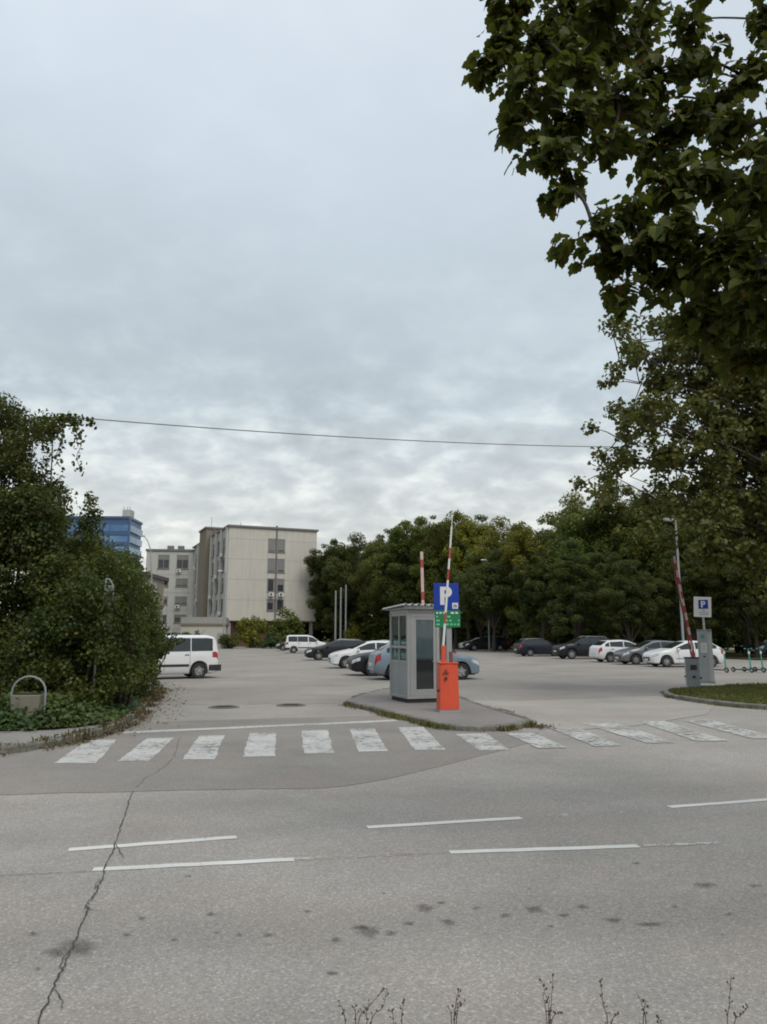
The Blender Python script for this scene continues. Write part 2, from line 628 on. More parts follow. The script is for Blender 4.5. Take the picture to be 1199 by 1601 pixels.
def darkglass(name, c, rough=0.06, spec=0.6):
    t = NT(name)
    n = t.noise(1.4, 3, 0.5)
    return t.set(Base_Color=t.mix(n, c, tuple(x * 1.6 + 0.004 for x in c)), Roughness=rough, Specular_IOR_Level=spec)


M['clear'] = glass('clear_pane', (0.05, 0.07, 0.07), 0.16)
M['doorglass'] = glass('door_pane', (0.085, 0.12, 0.135), 0.62)  # pale bluish base stands in for the sky reflected in the pane
M['carglass'] = darkglass('car_window', (0.012, 0.015, 0.016), 0.05, 0.7)
M['winglass'] = darkglass('building_window', (0.030, 0.033, 0.036), 0.12, 0.5)
M['blind'] = plain('roller_blind', (0.20, 0.20, 0.19), 0.7)
M['alu'] = plain('grey_aluminium', (0.36, 0.36, 0.35), 0.42, 0.3, 0.35)
M['alupanel'] = plain('booth_panel', (0.30, 0.325, 0.335), 0.5, 0.1, 0.2)
M['roofsheet'] = plain('corrugated_sheet', (0.50, 0.50, 0.485), 0.55, 0.15, 0.35)
M['black'] = plain('black_plastic', (0.018, 0.018, 0.019), 0.6)
M['rubber'] = plain('tyre_rubber', (0.022, 0.022, 0.022), 0.9)
M['rim'] = plain('alloy', (0.42, 0.42, 0.42), 0.35, 0.7, 0.15)
M['steel'] = plain('galvanised_steel', (0.40, 0.41, 0.41), 0.45, 0.5, 0.25)
M['greypole'] = plain('grey_painted_pole', (0.27, 0.29, 0.29), 0.6)
M['orange'] = plain('orange_enamel', lin(208, 76, 44), 0.5, 0, 0.42, 4.0, 0.1)
M['white'] = plain('white_enamel', (0.66, 0.65, 0.62), 0.5, 0, 0.2)
M['red'] = plain('red_enamel', lin(165, 45, 35), 0.5, 0, 0.25)
M['palered'] = plain('faded_red', lin(160, 70, 62), 0.6, 0, 0.25)
M['pink'] = plain('faded_pinkish_white', lin(205, 175, 165), 0.6, 0, 0.2)
M['blue'] = plain('sign_blue', lin(0, 50, 148), 0.45, 0, 0.1)
M['green'] = plain('sign_green', lin(18, 112, 72), 0.5, 0, 0.15)
M['greenpale'] = plain('sign_green_pale', lin(105, 190, 135), 0.5, 0, 0.1)
M['cabinet'] = plain('grey_cabinet', (0.33, 0.345, 0.345), 0.55, 0.05, 0.22)
M['cabinetdark'] = plain('grey_cabinet_side', (0.235, 0.245, 0.245), 0.55, 0.05, 0.22)
M['teal'] = plain('teal_plastic', lin(60, 150, 140), 0.5)
M['binpanel'] = plain('olive_grey_bin', (0.165, 0.155, 0.110), 0.6, 0, 0.35, 5)
M['binbrown'] = plain('brown_plinth', (0.06, 0.045, 0.035), 0.8)
M['lampred'] = plain('tail_lamp', (0.35, 0.02, 0.03), 0.2, 0, 0.05)
M['lampclear'] = plain('head_lamp', (0.55, 0.57, 0.58), 0.12, 0.3, 0.05)
M['plate'] = plain('number_plate', (0.62, 0.62, 0.58), 0.5, 0, 0.1)
M['cable'] = plain('cable_black', (0.10, 0.10, 0.105), 0.8)
M['manhole'] = plain('cast_iron', (0.07, 0.065, 0.06), 0.8, 0.2, 0.4)
def facade(name, c):
    t = NT(name)
    a = t.noise(0.35, 5, 0.6)
    b = t.noise(1.2, 5, 0.65, sc=(1.6, 1.6, 0.14))
    oi = t.n.new('ShaderNodeObjectInfo')
    k = t.mix(t.math('MULTIPLY', t.ramp(a, [(0.35, 0), (0.7, 1)]), 0.25), c, tuple(x * 0.75 for x in c))
    k = t.mix(t.math('MULTIPLY', t.ramp(b, [(0.45, 0), (0.75, 1)]), 0.42), k, tuple(x * 0.62 for x in c))
    k = t.mix(t.math('MULTIPLY', oi.outputs['Random'], 0.16), k, tuple(x * 0.8 for x in c))
    return t.set(Base_Color=k, Roughness=0.9)


M['concrete'] = facade('facade_panel', (0.54, 0.505, 0.44))
M['concrete2'] = facade('facade_panel_pale', (0.49, 0.475, 0.435))
M['core'] = plain('facade_joint', (0.43, 0.405, 0.36), 0.9, 0, 0.25, 0.5)
M['brown'] = plain('brown_render', (0.205, 0.170, 0.125), 0.9, 0, 0.3, 0.4)
M['coping'] = plain('roof_edge_metal', (0.16, 0.148, 0.135), 0.7)
M['frame'] = plain('window_frame', (0.27, 0.265, 0.25), 0.6)
M['redwall'] = plain('red_brown_wall', (0.16, 0.075, 0.055), 0.9, 0, 0.3)
M['annex'] = plain('cream_render', (0.48, 0.46, 0.40), 0.85, 0, 0.15)
M['greywall'] = plain('grey_render', (0.33, 0.32, 0.295), 0.9, 0, 0.3)
M['roofdark'] = plain('dark_roof', (0.075, 0.066, 0.062), 0.85)
M['bluespandrel'] = plain('blue_spandrel', lin(66, 92, 126), 0.4, 0.1, 0.15, 0.1)


def bluepane():
    t = NT('blue_curtain_glass')
    n = t.noise(0.12, 3, 0.5)
    c = t.mix(t.ramp(n, [(0.35, 0), (0.65, 1)]), lin(78, 112, 155), lin(125, 158, 188))
    return t.set(Base_Color=c, Roughness=0.15, Specular_IOR_Level=0.5)


M['bluepane'] = bluepane()


def carpaint(name, c, metal=0.0):
    t = NT(name)
    n = t.noise(2.0, 4, 0.6)
    cc = t.mix(t.math('MULTIPLY', n, 0.25), c, tuple(x * 0.75 + 0.01 for x in c))
    return t.set(Base_Color=cc, Roughness=0.38, Metallic=metal, Specular_IOR_Level=0.3, Coat_Weight=0.45 if max(c) > 0.1 else 0.22, Coat_Roughness=0.08)


CP = {
    'white': carpaint('white_car_paint', (0.70, 0.70, 0.69)),
    'black': carpaint('black_car_paint', (0.010, 0.011, 0.014)),
    'blueblack': carpaint('blue_black_car_paint', (0.010, 0.014, 0.024)),
    'grey': carpaint('grey_car_paint', (0.16, 0.165, 0.17), 0.45),
    'silver': carpaint('silver_car_paint', (0.42, 0.44, 0.45), 0.35),
    'iceblue': carpaint('ice_blue_car_paint', (0.20, 0.265, 0.315), 0.25),
    'dark': carpaint('anthracite_car_paint', (0.035, 0.037, 0.04), 0.3),
}

# ------------------------------------------------------------------ the setting
# rows of the car park and the street run about 12 degrees off the camera axis
g0 = MB()
g0.poly([(-2500, -300, -0.06), (2500, -300, -0.06), (2500, 3500, -0.06), (-2500, 3500, -0.06)])
struct(g0.build('ground', M['soil']))


def sheet(name, pts, z, mat):
    return struct(MB().poly([(p[0], p[1], z) for p in pts]).build(name, mat))


road = sheet('road', [(-80, -12.4), (80, 19.6), (80, 31), (-80, -1)], 0.0, M['road'])
# widen the street: one wide sheet from the near verge to the entrance
road.data.clear_geometry()
road.data.from_pydata([(-80, -13.6, 0), (80, 18.4, 0), (80, 31.5, 0), (14, 30.0, 0), (-1.0, 30.0, 0), (-12, 20.5, 0), (-80, 1.0, 0)], [],
                      [(0, 1, 2, 3, 4, 5, 6)])
lot = sheet('parking_lot', [(-6.9, 19.9), (-0.9, 20.4), (2.3, 21.0), (8.2, 22.7), (12, 27.0), (60, 36), (60, 62), (27, 55), (17, 90), (10, 128),
                            (-30, 118), (-26, 100), (-16, 60), (-12, 34), (-7.6, 26)], 0.004, M['lot'])
strip = sheet('entrance_lane', [(3.3, 14.6), (5.0, 15.4), (7.4, 17.6), (8.6, 19.9), (8.2, 22.9), (7.0, 22.4), (4.6, 21.3), (2.2, 21.3), (2.6, 18.5)], 0.008, M['strip'])
edge = wave([(-7.6, 7.8), (-5.4, 8.65), (-4.37, 8.91), (-2.97, 9.09), (-1.51, 9.23), (-0.8, 9.28), (-0.31, 9.54), (0.34, 10.22), (1.12, 11.23), (1.94, 12.33), (2.5, 13.1)], 5)
edge = [(p.x, p.y + random.uniform(-.02, .02)) for p in edge]
patch = sheet('asphalt_patch', edge + [(2.9, 14.4), (1.9, 15.0), (0.8, 16.2), (0.2, 17.4), (-0.6, 17.3), (-5.6, 15.9), (-6.4, 13.5), (-9, 12.6), (-9, 7.6)], 0.004, M['patch'])
# painted markings
ZEB = [  # near-left, near-right, far-right, far-left ground points of each zebra bar
    ((85, 1194), (150, 1194), (183, 1157), (135, 1158)), ((183, 1191), (233, 1191), (272, 1154), (230, 1155)),
    ((285, 1188), (335, 1188), (352, 1150), (312, 1151)), ((380, 1184), (430, 1183), (432, 1146), (390, 1147)),
    ((475, 1179), (522, 1178), (512, 1142), (471, 1143)), ((560, 1176), (606, 1175), (585, 1139), (546, 1140)),
    ((648, 1173), (697, 1173), (662, 1137), (622, 1138)), ((750, 1174), (797, 1173), (760, 1147), (712, 1148)),
    ((842, 1171), (888, 1170), (832, 1146), (790, 1147)), ((930, 1168), (974, 1167), (905, 1139), (862, 1140)),
    ((1012, 1163), (1058, 1162), (962, 1130), (908, 1131)), ((1090, 1160), (1138, 1159), (1040, 1128), (998, 1129)),
    ((1176, 1156), (1222, 1155), (1110, 1126), (1068, 1127))]
cw = struct(thing('crosswalk', '', ''))
del cw['label'], cw['category']
for i, q in enumerate(ZEB):
    pts = [ground(*p) for p in q]
    nx, ny = 3, 14
    P = []
    for r in range(ny + 1):
        row = []
        for c in range(nx + 1):
            s, t_ = c / nx, r / ny
            a = Vector(pts[0]).lerp(Vector(pts[1]), s)
            b = Vector(pts[3]).lerp(Vector(pts[2]), s)
            p = a.lerp(b, t_)
            row.append((p.x + (random.uniform(-.015, .015) if c in (0, nx) else 0), p.y, 0.008 if i < 8 else 0.012))
        P.append(row)
    MB().grid(P).build('crosswalk_bar', M['paint'] if i < 7 else M['paint_worn'], cw)


def stripe(name, a, b, w, mat, parent, z):
    a, b = Vector(ground(*a)), Vector(ground(*b))
    d = (b - a).normalized()
    n = Vector((-d.y, d.x)) * w / 2
    k = max(2, int((b - a).length / 0.15))
    L = [[], []]
    for i in range(k + 1):
        p = a.lerp(b, i / k)
        j = random.uniform(-.006, .006)
        L[0].append((p.x - n.x, p.y - n.y + j, z))
        L[1].append((p.x + n.x, p.y + n.y + j, z))
    return MB().grid(L).build(name, mat, parent)


stripe('stop_line', (192, 1146), (620, 1127), 0.30, M['paint'], cw, 0.008)
for a, b in (((107, 1329), (370, 1309)), ((574, 1294), (815, 1279)), ((1046, 1262), (1300, 1243)), ((-330, 1362), (-100, 1345))):
    stripe('lane_dash', a, b, 0.10, M['paint_line'], road, 0.004)
for a, b in (((145, 1360), (460, 1344)), ((703, 1333), (998, 1323)), ((-380, 1388), (-120, 1374))):
    stripe('lane_dash', a, b, 0.095, M['paint_line'], road, 0.004)
for a, b in (((460, 1344), (612, 1337)), ((998, 1323), (1124, 1318))):
    stripe('faded_lane_dash', a, b, 0.07, M['paint_worn'], road, 0.004)
for a, b in (((850, 1276), (960, 1271)), ((970, 1271), (1010, 1268))):
    stripe('faded_lane_dash', a, b, 0.08, M['paint_faint'], road, 0.004)
# long faint bay lines on the car park surface
for a, b in (((722, 1058), (905, 1056)), ((610, 1050), (720, 1046)), ((885, 1071), (1010, 1069))):
    stripe('bay_line', a, b, 0.13, M['paint_worn'], lot, 0.008)

# crack, seam and stains on the street


def jag(name, pts, w, amp, mat, parent, z, n=10):
    P = wave([ground(*p) for p in pts], n)
    L = [[], []]
    jx = 0
    for i, p in enumerate(P):
        a, b = P[max(i - 1, 0)], P[min(i + 1, len(P) - 1)]
        d = (b - a).normalized()
        n_ = Vector((-d.y, d.x, 0))
        jx = jx * 0.6 + random.uniform(-amp, amp)
        ww = w * random.uniform(0.45, 1.35) / 2
        L[0].append((p + n_ * (jx - ww)).to_tuple()[:2] + (z,))
        L[1].append((p + n_ * (jx + ww)).to_tuple()[:2] + (z,))
    return MB().grid(L).build(name, mat, parent)


jag('crack', [(207, 1238), (196, 1275), (180, 1318), (160, 1375), (148, 1400), (134, 1418), (137, 1424), (128, 1450), (108, 1490), (84, 1548), (50, 1625)], 0.009, 0.010, M['tar'], road, 0.0095, 16)
for br in ([(180, 1318), (188, 1330), (190, 1342)], [(134, 1418), (146, 1424), (160, 1426)], [(108, 1490), (98, 1500), (96, 1516)], [(160, 1375), (152, 1382), (149, 1392)], [(84, 1548), (94, 1562), (96, 1580)]):
    jag('crack', br, 0.006, 0.008, M['tar'], road, 0.0095, 6)
jag('crack', [(212, 1232), (232, 1215), (262, 1195), (277, 1170), (285, 1150)], 0.005, 0.02, M['tar'], patch, 0.0095, 8)
jag('crack', [(-20, 1371), (40, 1369), (90, 1366), (142, 1363)], 0.008, 0.006, M['tar'], road, 0.0095, 8)
jag('crack', [(612, 1338), (700, 1335)], 0.006, 0.006, M['tar'], road, 0.0095, 8)


def stain(px, py, rx, ry):
    c = Vector(ground(px, py))
    ax = Vector(ground(px + rx, py)) - c
    ay = Vector(ground(px, py - ry)) - c
    n, rings = 22, 5
    vs, fade = [(c.x, c.y, 0.002)], [1.0]
    amp = [random.uniform(0.45, 1.5) for _ in range(n)]
    amp = [(amp[i - 1] + 2 * amp[i] + amp[(i + 1) % n]) / 4 for i in range(n)]
    for r in range(1, rings + 1):
        for k in range(n):
            a = 2 * PI * k / n
            f = r / rings * amp[k] * 1.35
            p = c + ax * math.cos(a) * f + ay * math.sin(a) * f
            vs.append((p.x, p.y, 0.002))
            fade.append(1 - (r / rings) ** 1.5)
    fs = [(0, 1 + k, 1 + (k + 1) % n) for k in range(n)]
    for r in range(rings - 1):
        for k in range(n):
            fs.append((1 + r * n + k, 1 + (r + 1) * n + k, 1 + (r + 1) * n + (k + 1) % n, 1 + r * n + (k + 1) % n))
    me = bpy.data.meshes.new('stain')
    me.from_pydata(vs, [], fs)
    at_ = me.attributes.new('fade', 'FLOAT', 'POINT')
    at_.data.foreach_set('value', fade)
    link('stain', me, M['stain'], road)


for s in [(118, 1482, 46, 18), (85, 1490, 25, 10), (575, 1456, 34, 14), (560, 1450, 18, 7), (665, 1421, 20, 9), (835, 1422, 18, 8), (958, 1439, 22, 7), (1102, 1384, 24, 6),
          (1015, 1445, 36, 5), (1055, 1418, 10, 4), (880, 1432, 12, 4), (910, 1418, 14, 4), (790, 1432, 14, 5), (700, 1442, 18, 6), (745, 1420, 10, 4), (420, 1462, 14, 5),
          (52, 1460, 14, 5), (198, 1462, 9, 4), (330, 1430, 10, 4), (222, 1436, 8, 4), (525, 1470, 14, 5), (480, 1425, 10, 4), (640, 1445, 12, 5), (1180, 1385, 12, 4),
          (995, 1350, 8, 3), (520, 1522, 14, 4), (60, 1515, 10, 4), (375, 1462, 8, 4), (860, 1448, 9, 3), (612, 1460, 14, 6), (1140, 1430, 10, 3), (295, 1370, 10, 3), (690, 1412, 10, 4)]:
    stain(*s)
for _ in range(6):
    stain(random.uniform(-40, 1240), random.gauss(1440, 28), random.uniform(3, 9), random.uniform(1.5, 3.5))

# manhole covers
for nm, px, py, lab in (('manhole_cover', 455, 1103, 'dark round manhole cover on the lane left of the booth'), ('manhole_cover', 350, 1106, 'faint grey drain cover in the lane near the hedge')):
    x, y = ground(px, py)
    r = thing(nm, lab, 'manhole', (x, y, 0.008))
    MB().lathe([(0.0, 0.016), (0.30, 0.016), (0.31, 0.0)], n=24).build('cover', M['manhole'], r)
    MB().lathe([(0.315, 0.0), (0.32, 0.012), (0.38, 0.012), (0.39, 0.0)], n=24).build('ring', M['kerb'], r)
    mb = MB()
    for k in range(-3, 4):
        mb.bx(-0.2, 0.2, k * 0.07 - 0.012, k * 0.07 + 0.012, 0.016, 0.021)
    mb.build('tread', M['manhole'], r)


# kerbs, pavement, island, verge
def offset(P, d):
    out = []
    for i, p in enumerate(P):
        a, b = P[max(i - 1, 0)], P[min(i + 1, len(P) - 1)]
        t = Vector((b.x - a.x, b.y - a.y, 0)).normalized()
        out.append(Vector((p.x - t.y * d, p.y + t.x * d, 0)))
    return out


def resample(P, step):
    out, acc = [P[0]], 0.0
    for a, b in zip(P[:-1], P[1:]):
        L = (b - a).length
        while L > 1e-6 and acc + L >= step:
            f = (step - acc) / L
            a = a.lerp(b, f)
            out.append(a)
            L = (b - a).length
            acc = 0
        acc += L
    out.append(P[-1])
    return out


def kerb(path, parent, w=0.14, h=0.12, side=1, step=0.9):
    """stones laid along a path; they extend to the left of it (side=1)"""
    P = resample(wave(path, 10), 0.3)
    k = max(1, round(step / 0.3))
    for i in range(0, len(P) - 1, k):
        seg = P[i:i + k + 1]
        if len(seg) < 2:
            continue
        ins = offset(seg, w * side)
        mid = offset(seg, 0.02 * side)
        dz = random.uniform(-.008, .008)
        a0 = (seg[1] - seg[0]).normalized() * 0.008
        a1 = (seg[-1] - seg[-2]).normalized() * 0.008
        vs, n = [], len(seg)
        for row, z in ((seg, -0.05), (seg, h - 0.025 + dz), (mid, h + dz), (ins, h + dz), (ins, -0.05)):
            for j, p in enumerate(row):
                q = p + (a0 if j == 0 else -a1 if j == n - 1 else Vector((0, 0, 0)))
                vs.append((q.x, q.y, z))
        fs = []
        for r in range(4):
            for j in range(n - 1):
                fs.append((r * n + j, r * n + j + 1, (r + 1) * n + j + 1, (r + 1) * n + j))
        fs += [tuple(r * n for r in range(4, -1, -1)), tuple(r * n + n - 1 for r in range(5))]
        if side > 0:
            fs = [f[::-1] for f in fs]
        MB().add(vs, fs).build('kerb_stone', M['kerb'], parent)
    return P


KL = [(-30, 6.2), (-12, 10.3), (-8.0, 11.1), (-5.85, 11.81), (-5.5, 12.33), (-5.22, 13.35), (-5.16, 14.75), (-5.28, 16.02), (-5.84, 18.7), (-6.76, 22.49), (-7.6, 26), (-9.5, 31)]
Lc = wave(KL, 10)
bank = offset(Lc, 1.7)
pavement = sheet('pavement', [(p.x, p.y) for p in offset(Lc, 0.1)] + [(-40, 31), (-40, 8)], 0.10, M['pave'])
kerb(KL, pavement, side=1)
bed_line = wave([(-30, 8.3), (-12, 12.4), (-8.6, 13.3), (-6.83, 13.76), (-5.88, 14.19), (-5.45, 15.46), (-5.7, 17.2), (-6.4, 20.0), (-7.2, 23), (-8, 26), (-10, 31)], 6)
bed = sheet('planting_bed', [(p.x, p.y) for p in bed_line] + [(-40, 40), (-60, 40), (-60, 8)], 0.125, M['soil'])
P_left = resample(wave(KL, 10), 0.1)

IS = [(-0.75, 22.3), (-0.95, 21.0), (-0.9, 19.87), (0.01, 17.52), (0.67, 16.02), (1.23, 14.85), (1.94, 14.56), (2.61, 14.95), (3.02, 15.79), (2.83, 16.99), (2.45, 19.2), (2.2, 21.6), (2.0, 24.6), (1.2, 25.6), (0.3, 25.0), (-0.3, 23.8), (-0.75, 22.3)]
Ic = wave(IS, 8)
island = sheet('traffic_island', [(p.x, p.y) for p in offset(Ic, 0.1)][:-1], 0.10, M['islandtop'])
kerb(IS, island, side=1, step=0.9, h=0.11)

RV = [(60, 33.0), (30, 29.6), (13.84, 27.0), (11.16, 25.7), (9.03, 24.2), (8.35, 22.6), (8.34, 21.0), (8.72, 19.7), (9.34, 18.7), (11.0, 17.55), (14, 16.9), (20, 17.1), (60, 25.1)]
Rc = wave(RV, 8)
verge = sheet('grass_verge', [(p.x, p.y) for p in offset(Rc, 0.1)], 0.10, M['soil'])
kerb(RV[3:], verge, side=1, h=0.12)
near_verge = sheet('near_verge', [(-60, -20), (-60, -8.8), (0, 3.20), (60, 15.2), (60, -20)], 0.05, M['soil'])
far_verge = sheet('far_verge', [(27, 55.3), (60, 62.3), (90, 130), (60, 200), (-60, 200), (-60, 130), (-30, 118.3), (10, 128.3), (17, 90.2)], 0.06, M['soil'])


# ------------------------------------------------------------------ foliage
def unit(n):
    v = rng.normal(size=(n, 3))
    return v / np.linalg.norm(v, axis=1, keepdims=True)


def leaves_mesh(name, C, N, size, kind='rhomb', aspect=0.62):
    """C centres, N normals, size per leaf; kind rhomb = 1 quad, fold = 2 quads folded along the midrib"""
    n = len(C)
    a = unit(n)
    T = np.cross(N, a)
    T /= np.linalg.norm(T, axis=1, keepdims=True) + 1e-9
    B = np.cross(N, T)
    s = np.asarray(size).reshape(-1, 1) * np.ones((n, 1))
    w = s * aspect * 0.5
    h = s * 0.5
    if kind == 'rhomb':
        V = np.stack([C - T * h, C + B * w - T * h * 0.15, C + T * h, C - B * w - T * h * 0.15], 1)
        V[:, 1] += N * w * 0.25
        V[:, 3] += N * w * 0.25
        F = np.arange(n * 4).reshape(n, 4)
        return mesh_arrays(name, V.reshape(-1, 3), F)
    lift = N * w * 0.45
    V = np.stack([C - T * h, C + B * w - T * h * 0.35 + lift, C + B * w * 0.75 + T * h * 0.45 + lift, C + T * h,
                  C - B * w * 0.75 + T * h * 0.45 + lift, C - B * w - T * h * 0.35 + lift], 1)
    k = (np.arange(n) * 6).reshape(-1, 1)
    F = np.concatenate([k + np.array([[0, 1, 2, 3]]), k + np.array([[0, 3, 4, 5]])])
    return mesh_arrays(name, V.reshape(-1, 3), F)


def clump_cloud(centres, radii, per, flat=0.8, shell=0.4, upbias=0.5):
    """leaf centres and normals for a set of clumps"""
    C, N = [], []
    for c, r, k in zip(centres, radii, per):
        d = unit(k)
        rad = r * (rng.random((k, 1)) ** shell)
        p = d * rad * np.array([[1, 1, flat]])
        C.append(np.asarray(c) + p)
        nn = d * 0.7 + rng.normal(size=(k, 3)) * 0.55 + np.array([[0, 0, upbias]])
        N.append(nn / np.linalg.norm(nn, axis=1, keepdims=True))
    return np.concatenate(C), np.concatenate(N)


def crown_points(n, ell, zc, bottom=-0.85, shell=(0.45, 1.08), lump=0.30):
    """clump centres filling a lumpy ellipsoid"""
    d = unit(n * 3)
    d = d[d[:, 2] > bottom][:n]
    ph = rng.random(6) * 6.28
    l = 1 + lump * (np.sin(3 * d[:, 0] + ph[0]) * np.cos(2.3 * d[:, 1] + ph[1]) + 0.6 * np.sin(5 * d[:, 2] + ph[2] + 4 * d[:, 0]))
    r = (shell[0] + (shell[1] - shell[0]) * rng.random(len(d)) ** 0.6) * l
    return d * r.reshape(-1, 1) * np.array([ell]) + np.array([[0, 0, zc]])


def limbs(mb, base, tips, r0, seed=0, n=6, rise=0.35):
    rs = random.Random(seed)
    for tp in tips:
        b, tp = Vector(base), Vector(tp)
        m = b.lerp(tp, 0.5) + Vector((rs.uniform(-.1, .1), rs.uniform(-.1, .1), rise)) * (tp - b).length * 0.35
        P = wave([b, m, tp], 4)
        mb.tube(P, [r0 * (1 - 0.85 * i / (len(P) - 1)) for i in range(len(P))], n, cap=False)


def tree_proto(seed, R, H, nclump, per, size, trunk_h):
    """meshes of a broadleaf tree: trunk with limbs, crown of leaf clumps"""
    global rng
    rng = np.random.default_rng(seed)
    ch = (H - trunk_h)
    zc = trunk_h + ch * 0.48
    cs = crown_points(nclump, (R * 0.82, R * 0.82, ch * 0.47), zc)
    rr = R * (0.08 + 0.19 * rng.random(len(cs)) ** 1.3)
    per_ = (per * (rr / rr.mean()) ** 2).astype(int) + 4
    C, N = clump_cloud(cs, rr, per_, 0.75, 0.45, 0.55)
    cr = leaves_mesh('crown', C, N, size * (0.7 + 0.6 * rng.random(len(C))), 'rhomb', 0.75)
    mb = MB()
    top = (0.3, -0.2, zc + ch * 0.1)
    P = wave([(0, 0, -0.2), (0.1, 0.05, trunk_h * 0.6), (0.0, 0.1, trunk_h * 1.2), top], 4)
    mb.tube(P, [R * 0.062 * (1 - 0.8 * i / (len(P) - 1)) for i in range(len(P))], 8)
    idx = rng.choice(len(cs), min(14, len(cs)), replace=False)
    limbs(mb, (0.05, 0.1, trunk_h * 1.05), [cs[i] for i in idx], R * 0.028, seed)
    return cr, mb.mesh('trunk', 40)


PROTO = [tree_proto(21, 4.4, 14.5, 190, 210, 0.215, 2.6), tree_proto(22, 5.0, 14.0, 210, 210, 0.225, 2.6), tree_proto(23, 3.8, 15.0, 170, 210, 0.20, 2.2),
         tree_proto(24, 5.4, 13.5, 230, 210, 0.225, 2.8), tree_proto(25, 4.6, 14.5, 190, 210, 0.215, 1.8)]
PHT = [14.5, 14.0, 15.0, 13.5, 14.5]
for c, t_ in PROTO:
    c.materials.append(M['leaf_far'])
    t_.materials.append(M['bark'])

TREES = []
PTOP = [float(np.percentile([v.co.z for v in c.vertices], 99.8)) for c, t_ in PROTO]


def far_tree(px, ytop, Y, k, label, yellow=False, group=None, wide=1.0, rz=None, tint=None):
    x = (px - 599.5) / FPX * Y / math.cos(0)
    top = at(px, ytop, Y).z
    s = top / PTOP[k]
    r = thing('tree', label, 'tree', (at(px, 990, Y).x, Y, 0.0), random.uniform(0, 6.28) if rz is None else rz, group)
    cr, tr = PROTO[k]
    o = stuff(link('crown', cr, None, r, scale=(s * wide, s * wide, s)))
    TREES.append(o)
    o.material_slots[0].link = 'OBJECT'
    o.material_slots[0].material = M['leaf_yellow'] if yellow else M['far_' + (tint or ('dark', 'olive', 'green', 'light', 'olive', 'dark', 'green')[len(TREES) * 3 % 7])]
    link('trunk', tr, None, r, scale=(s * wide, s * wide, s))
    return r


far_tree(503, 868, 150, 2, 'far pale tree just right of the big block', False, wide=0.8, tint='light')
far_tree(528, 848, 124, 0, 'dark tree rising behind the three flagpoles', tint='dark')
far_tree(562, 838, 118, 1, 'rounded dark tree just right of the flagpoles', tint='dark')
far_tree(600, 828, 112, 4, 'olive tree above the left end of the booth roof', tint='olive')
far_tree(640, 815, 106, 0, 'tall dark tree left of the raised striped arm behind the booth', tint='green')
far_tree(676, 808, 104, 2, 'slim tall tree between the two raised arms over the booth', wide=0.9, tint='olive')
far_tree(712, 806, 100, 1, 'tall tree behind the tip of the orange barrier arm', tint='olive')
far_tree(752, 806, 98, 4, 'dark tree with the small white lamp in front of it', tint='dark')
far_tree(733, 806, 97, 0, 'yellow-green tree top behind the orange barrier arm', True, wide=0.8)
far_tree(790, 812, 90, 1, 'yellow-green tree top showing above the dark tree line', True)
far_tree(824, 818, 82, 2, 'bright yellow-green tree at the dip of the tree line', True)
far_tree(772, 850, 84, 3, 'low dark tree over the far black estate car', tint='dark')
far_tree(850, 872, 76, 0, 'dark tree standing in front of the yellow-green one', tint='dark')
far_tree(872, 815, 82, 4, 'olive tree at the left shoulder of the high grove', tint='olive')
far_tree(912, 776, 80, 1, 'big rounded tree left of the tall street lamp', tint='light')
far_tree(962, 772, 76, 3, 'broad dark tree behind the white and grey cars', tint='green')
far_tree(1012, 768, 74, 0, 'tall tree directly left of the double lamp head', tint='olive')
far_tree(1062, 770, 72, 1, 'dark tree right behind the double headed street lamp', tint='green')
far_tree(1112, 765, 70, 4, 'dark tree behind the grey ticket machine sign', tint='green')
far_tree(1165, 760, 66, 3, 'broad tree behind the parked scooters', tint='olive')
far_tree(1225, 750, 62, 1, 'tree cut by the right edge behind the scooters', tint='green')
far_tree(905, 850, 66, 2, 'low dark tree over the black off-road car', wide=1.2, tint='dark')
far_tree(985, 858, 62, 4, 'lower dark tree over the grey parked car', wide=1.1, tint='dark')
far_tree(1085, 862, 62, 2, 'lower dark tree seen beside the striped arm on the right', wide=1.25, tint='dark')
far_tree(1180, 850, 60, 0, 'lower dark tree above the far right parked car', wide=1.15, tint='dark')
for i, (px, yt, Y, k) in enumerate([(530, 872, 142, 1), (590, 850, 140, 1), (660, 835, 138, 3), (740, 835, 136, 1), (815, 838, 130, 3), (880, 820, 120, 1), (950, 800, 112, 3), (1030, 790, 110, 1), (1110, 785, 105, 3), (1190, 780, 100, 1), (1270, 770, 95, 3)]):
    far_tree(px, yt, Y, k, 'tree in the second rank, mostly hidden behind the front tree line', group='trees hidden behind the front rank', wide=1.25)


# understorey shrubs along the foot of the tree line
def shrub_mesh(seed, nclump, per, size, flat=0.9):
    global rng
    rng = np.random.default_rng(seed)
    cs = crown_points(nclump, (0.8, 0.8, 0.8), 0.55, -0.55, (0.4, 1.0), 0.2)
    cs[:, 2] = np.maximum(cs[:, 2], 0.05)
    rr = 0.20 + 0.14 * rng.random(len(cs))
    C, N = clump_cloud(cs, rr, (per * (rr / rr.mean()) ** 2).astype(int) + 3, flat, 0.45, 0.5)
    return leaves_mesh('foliage', C, N, size * (0.7 + 0.6 * rng.random(len(C))), 'rhomb', 0.7)


def stems_mesh(seed, n=6, h=0.9, r=0.02):
    mb = MB()
    rs = random.Random(seed)
    for _ in range(n):
        a = rs.uniform(0, 6.28)
        e = (math.cos(a) * 0.5 * rs.random(), math.sin(a) * 0.5 * rs.random(), h * rs.uniform(0.7, 1.1))
        mb.tube(wave([(0, 0, -0.08), (e[0] * 0.3, e[1] * 0.3, h * 0.4), e], 4), [r * (1 - 0.08 * i) for i in range(9)], 5)
    return mb.mesh('stems')


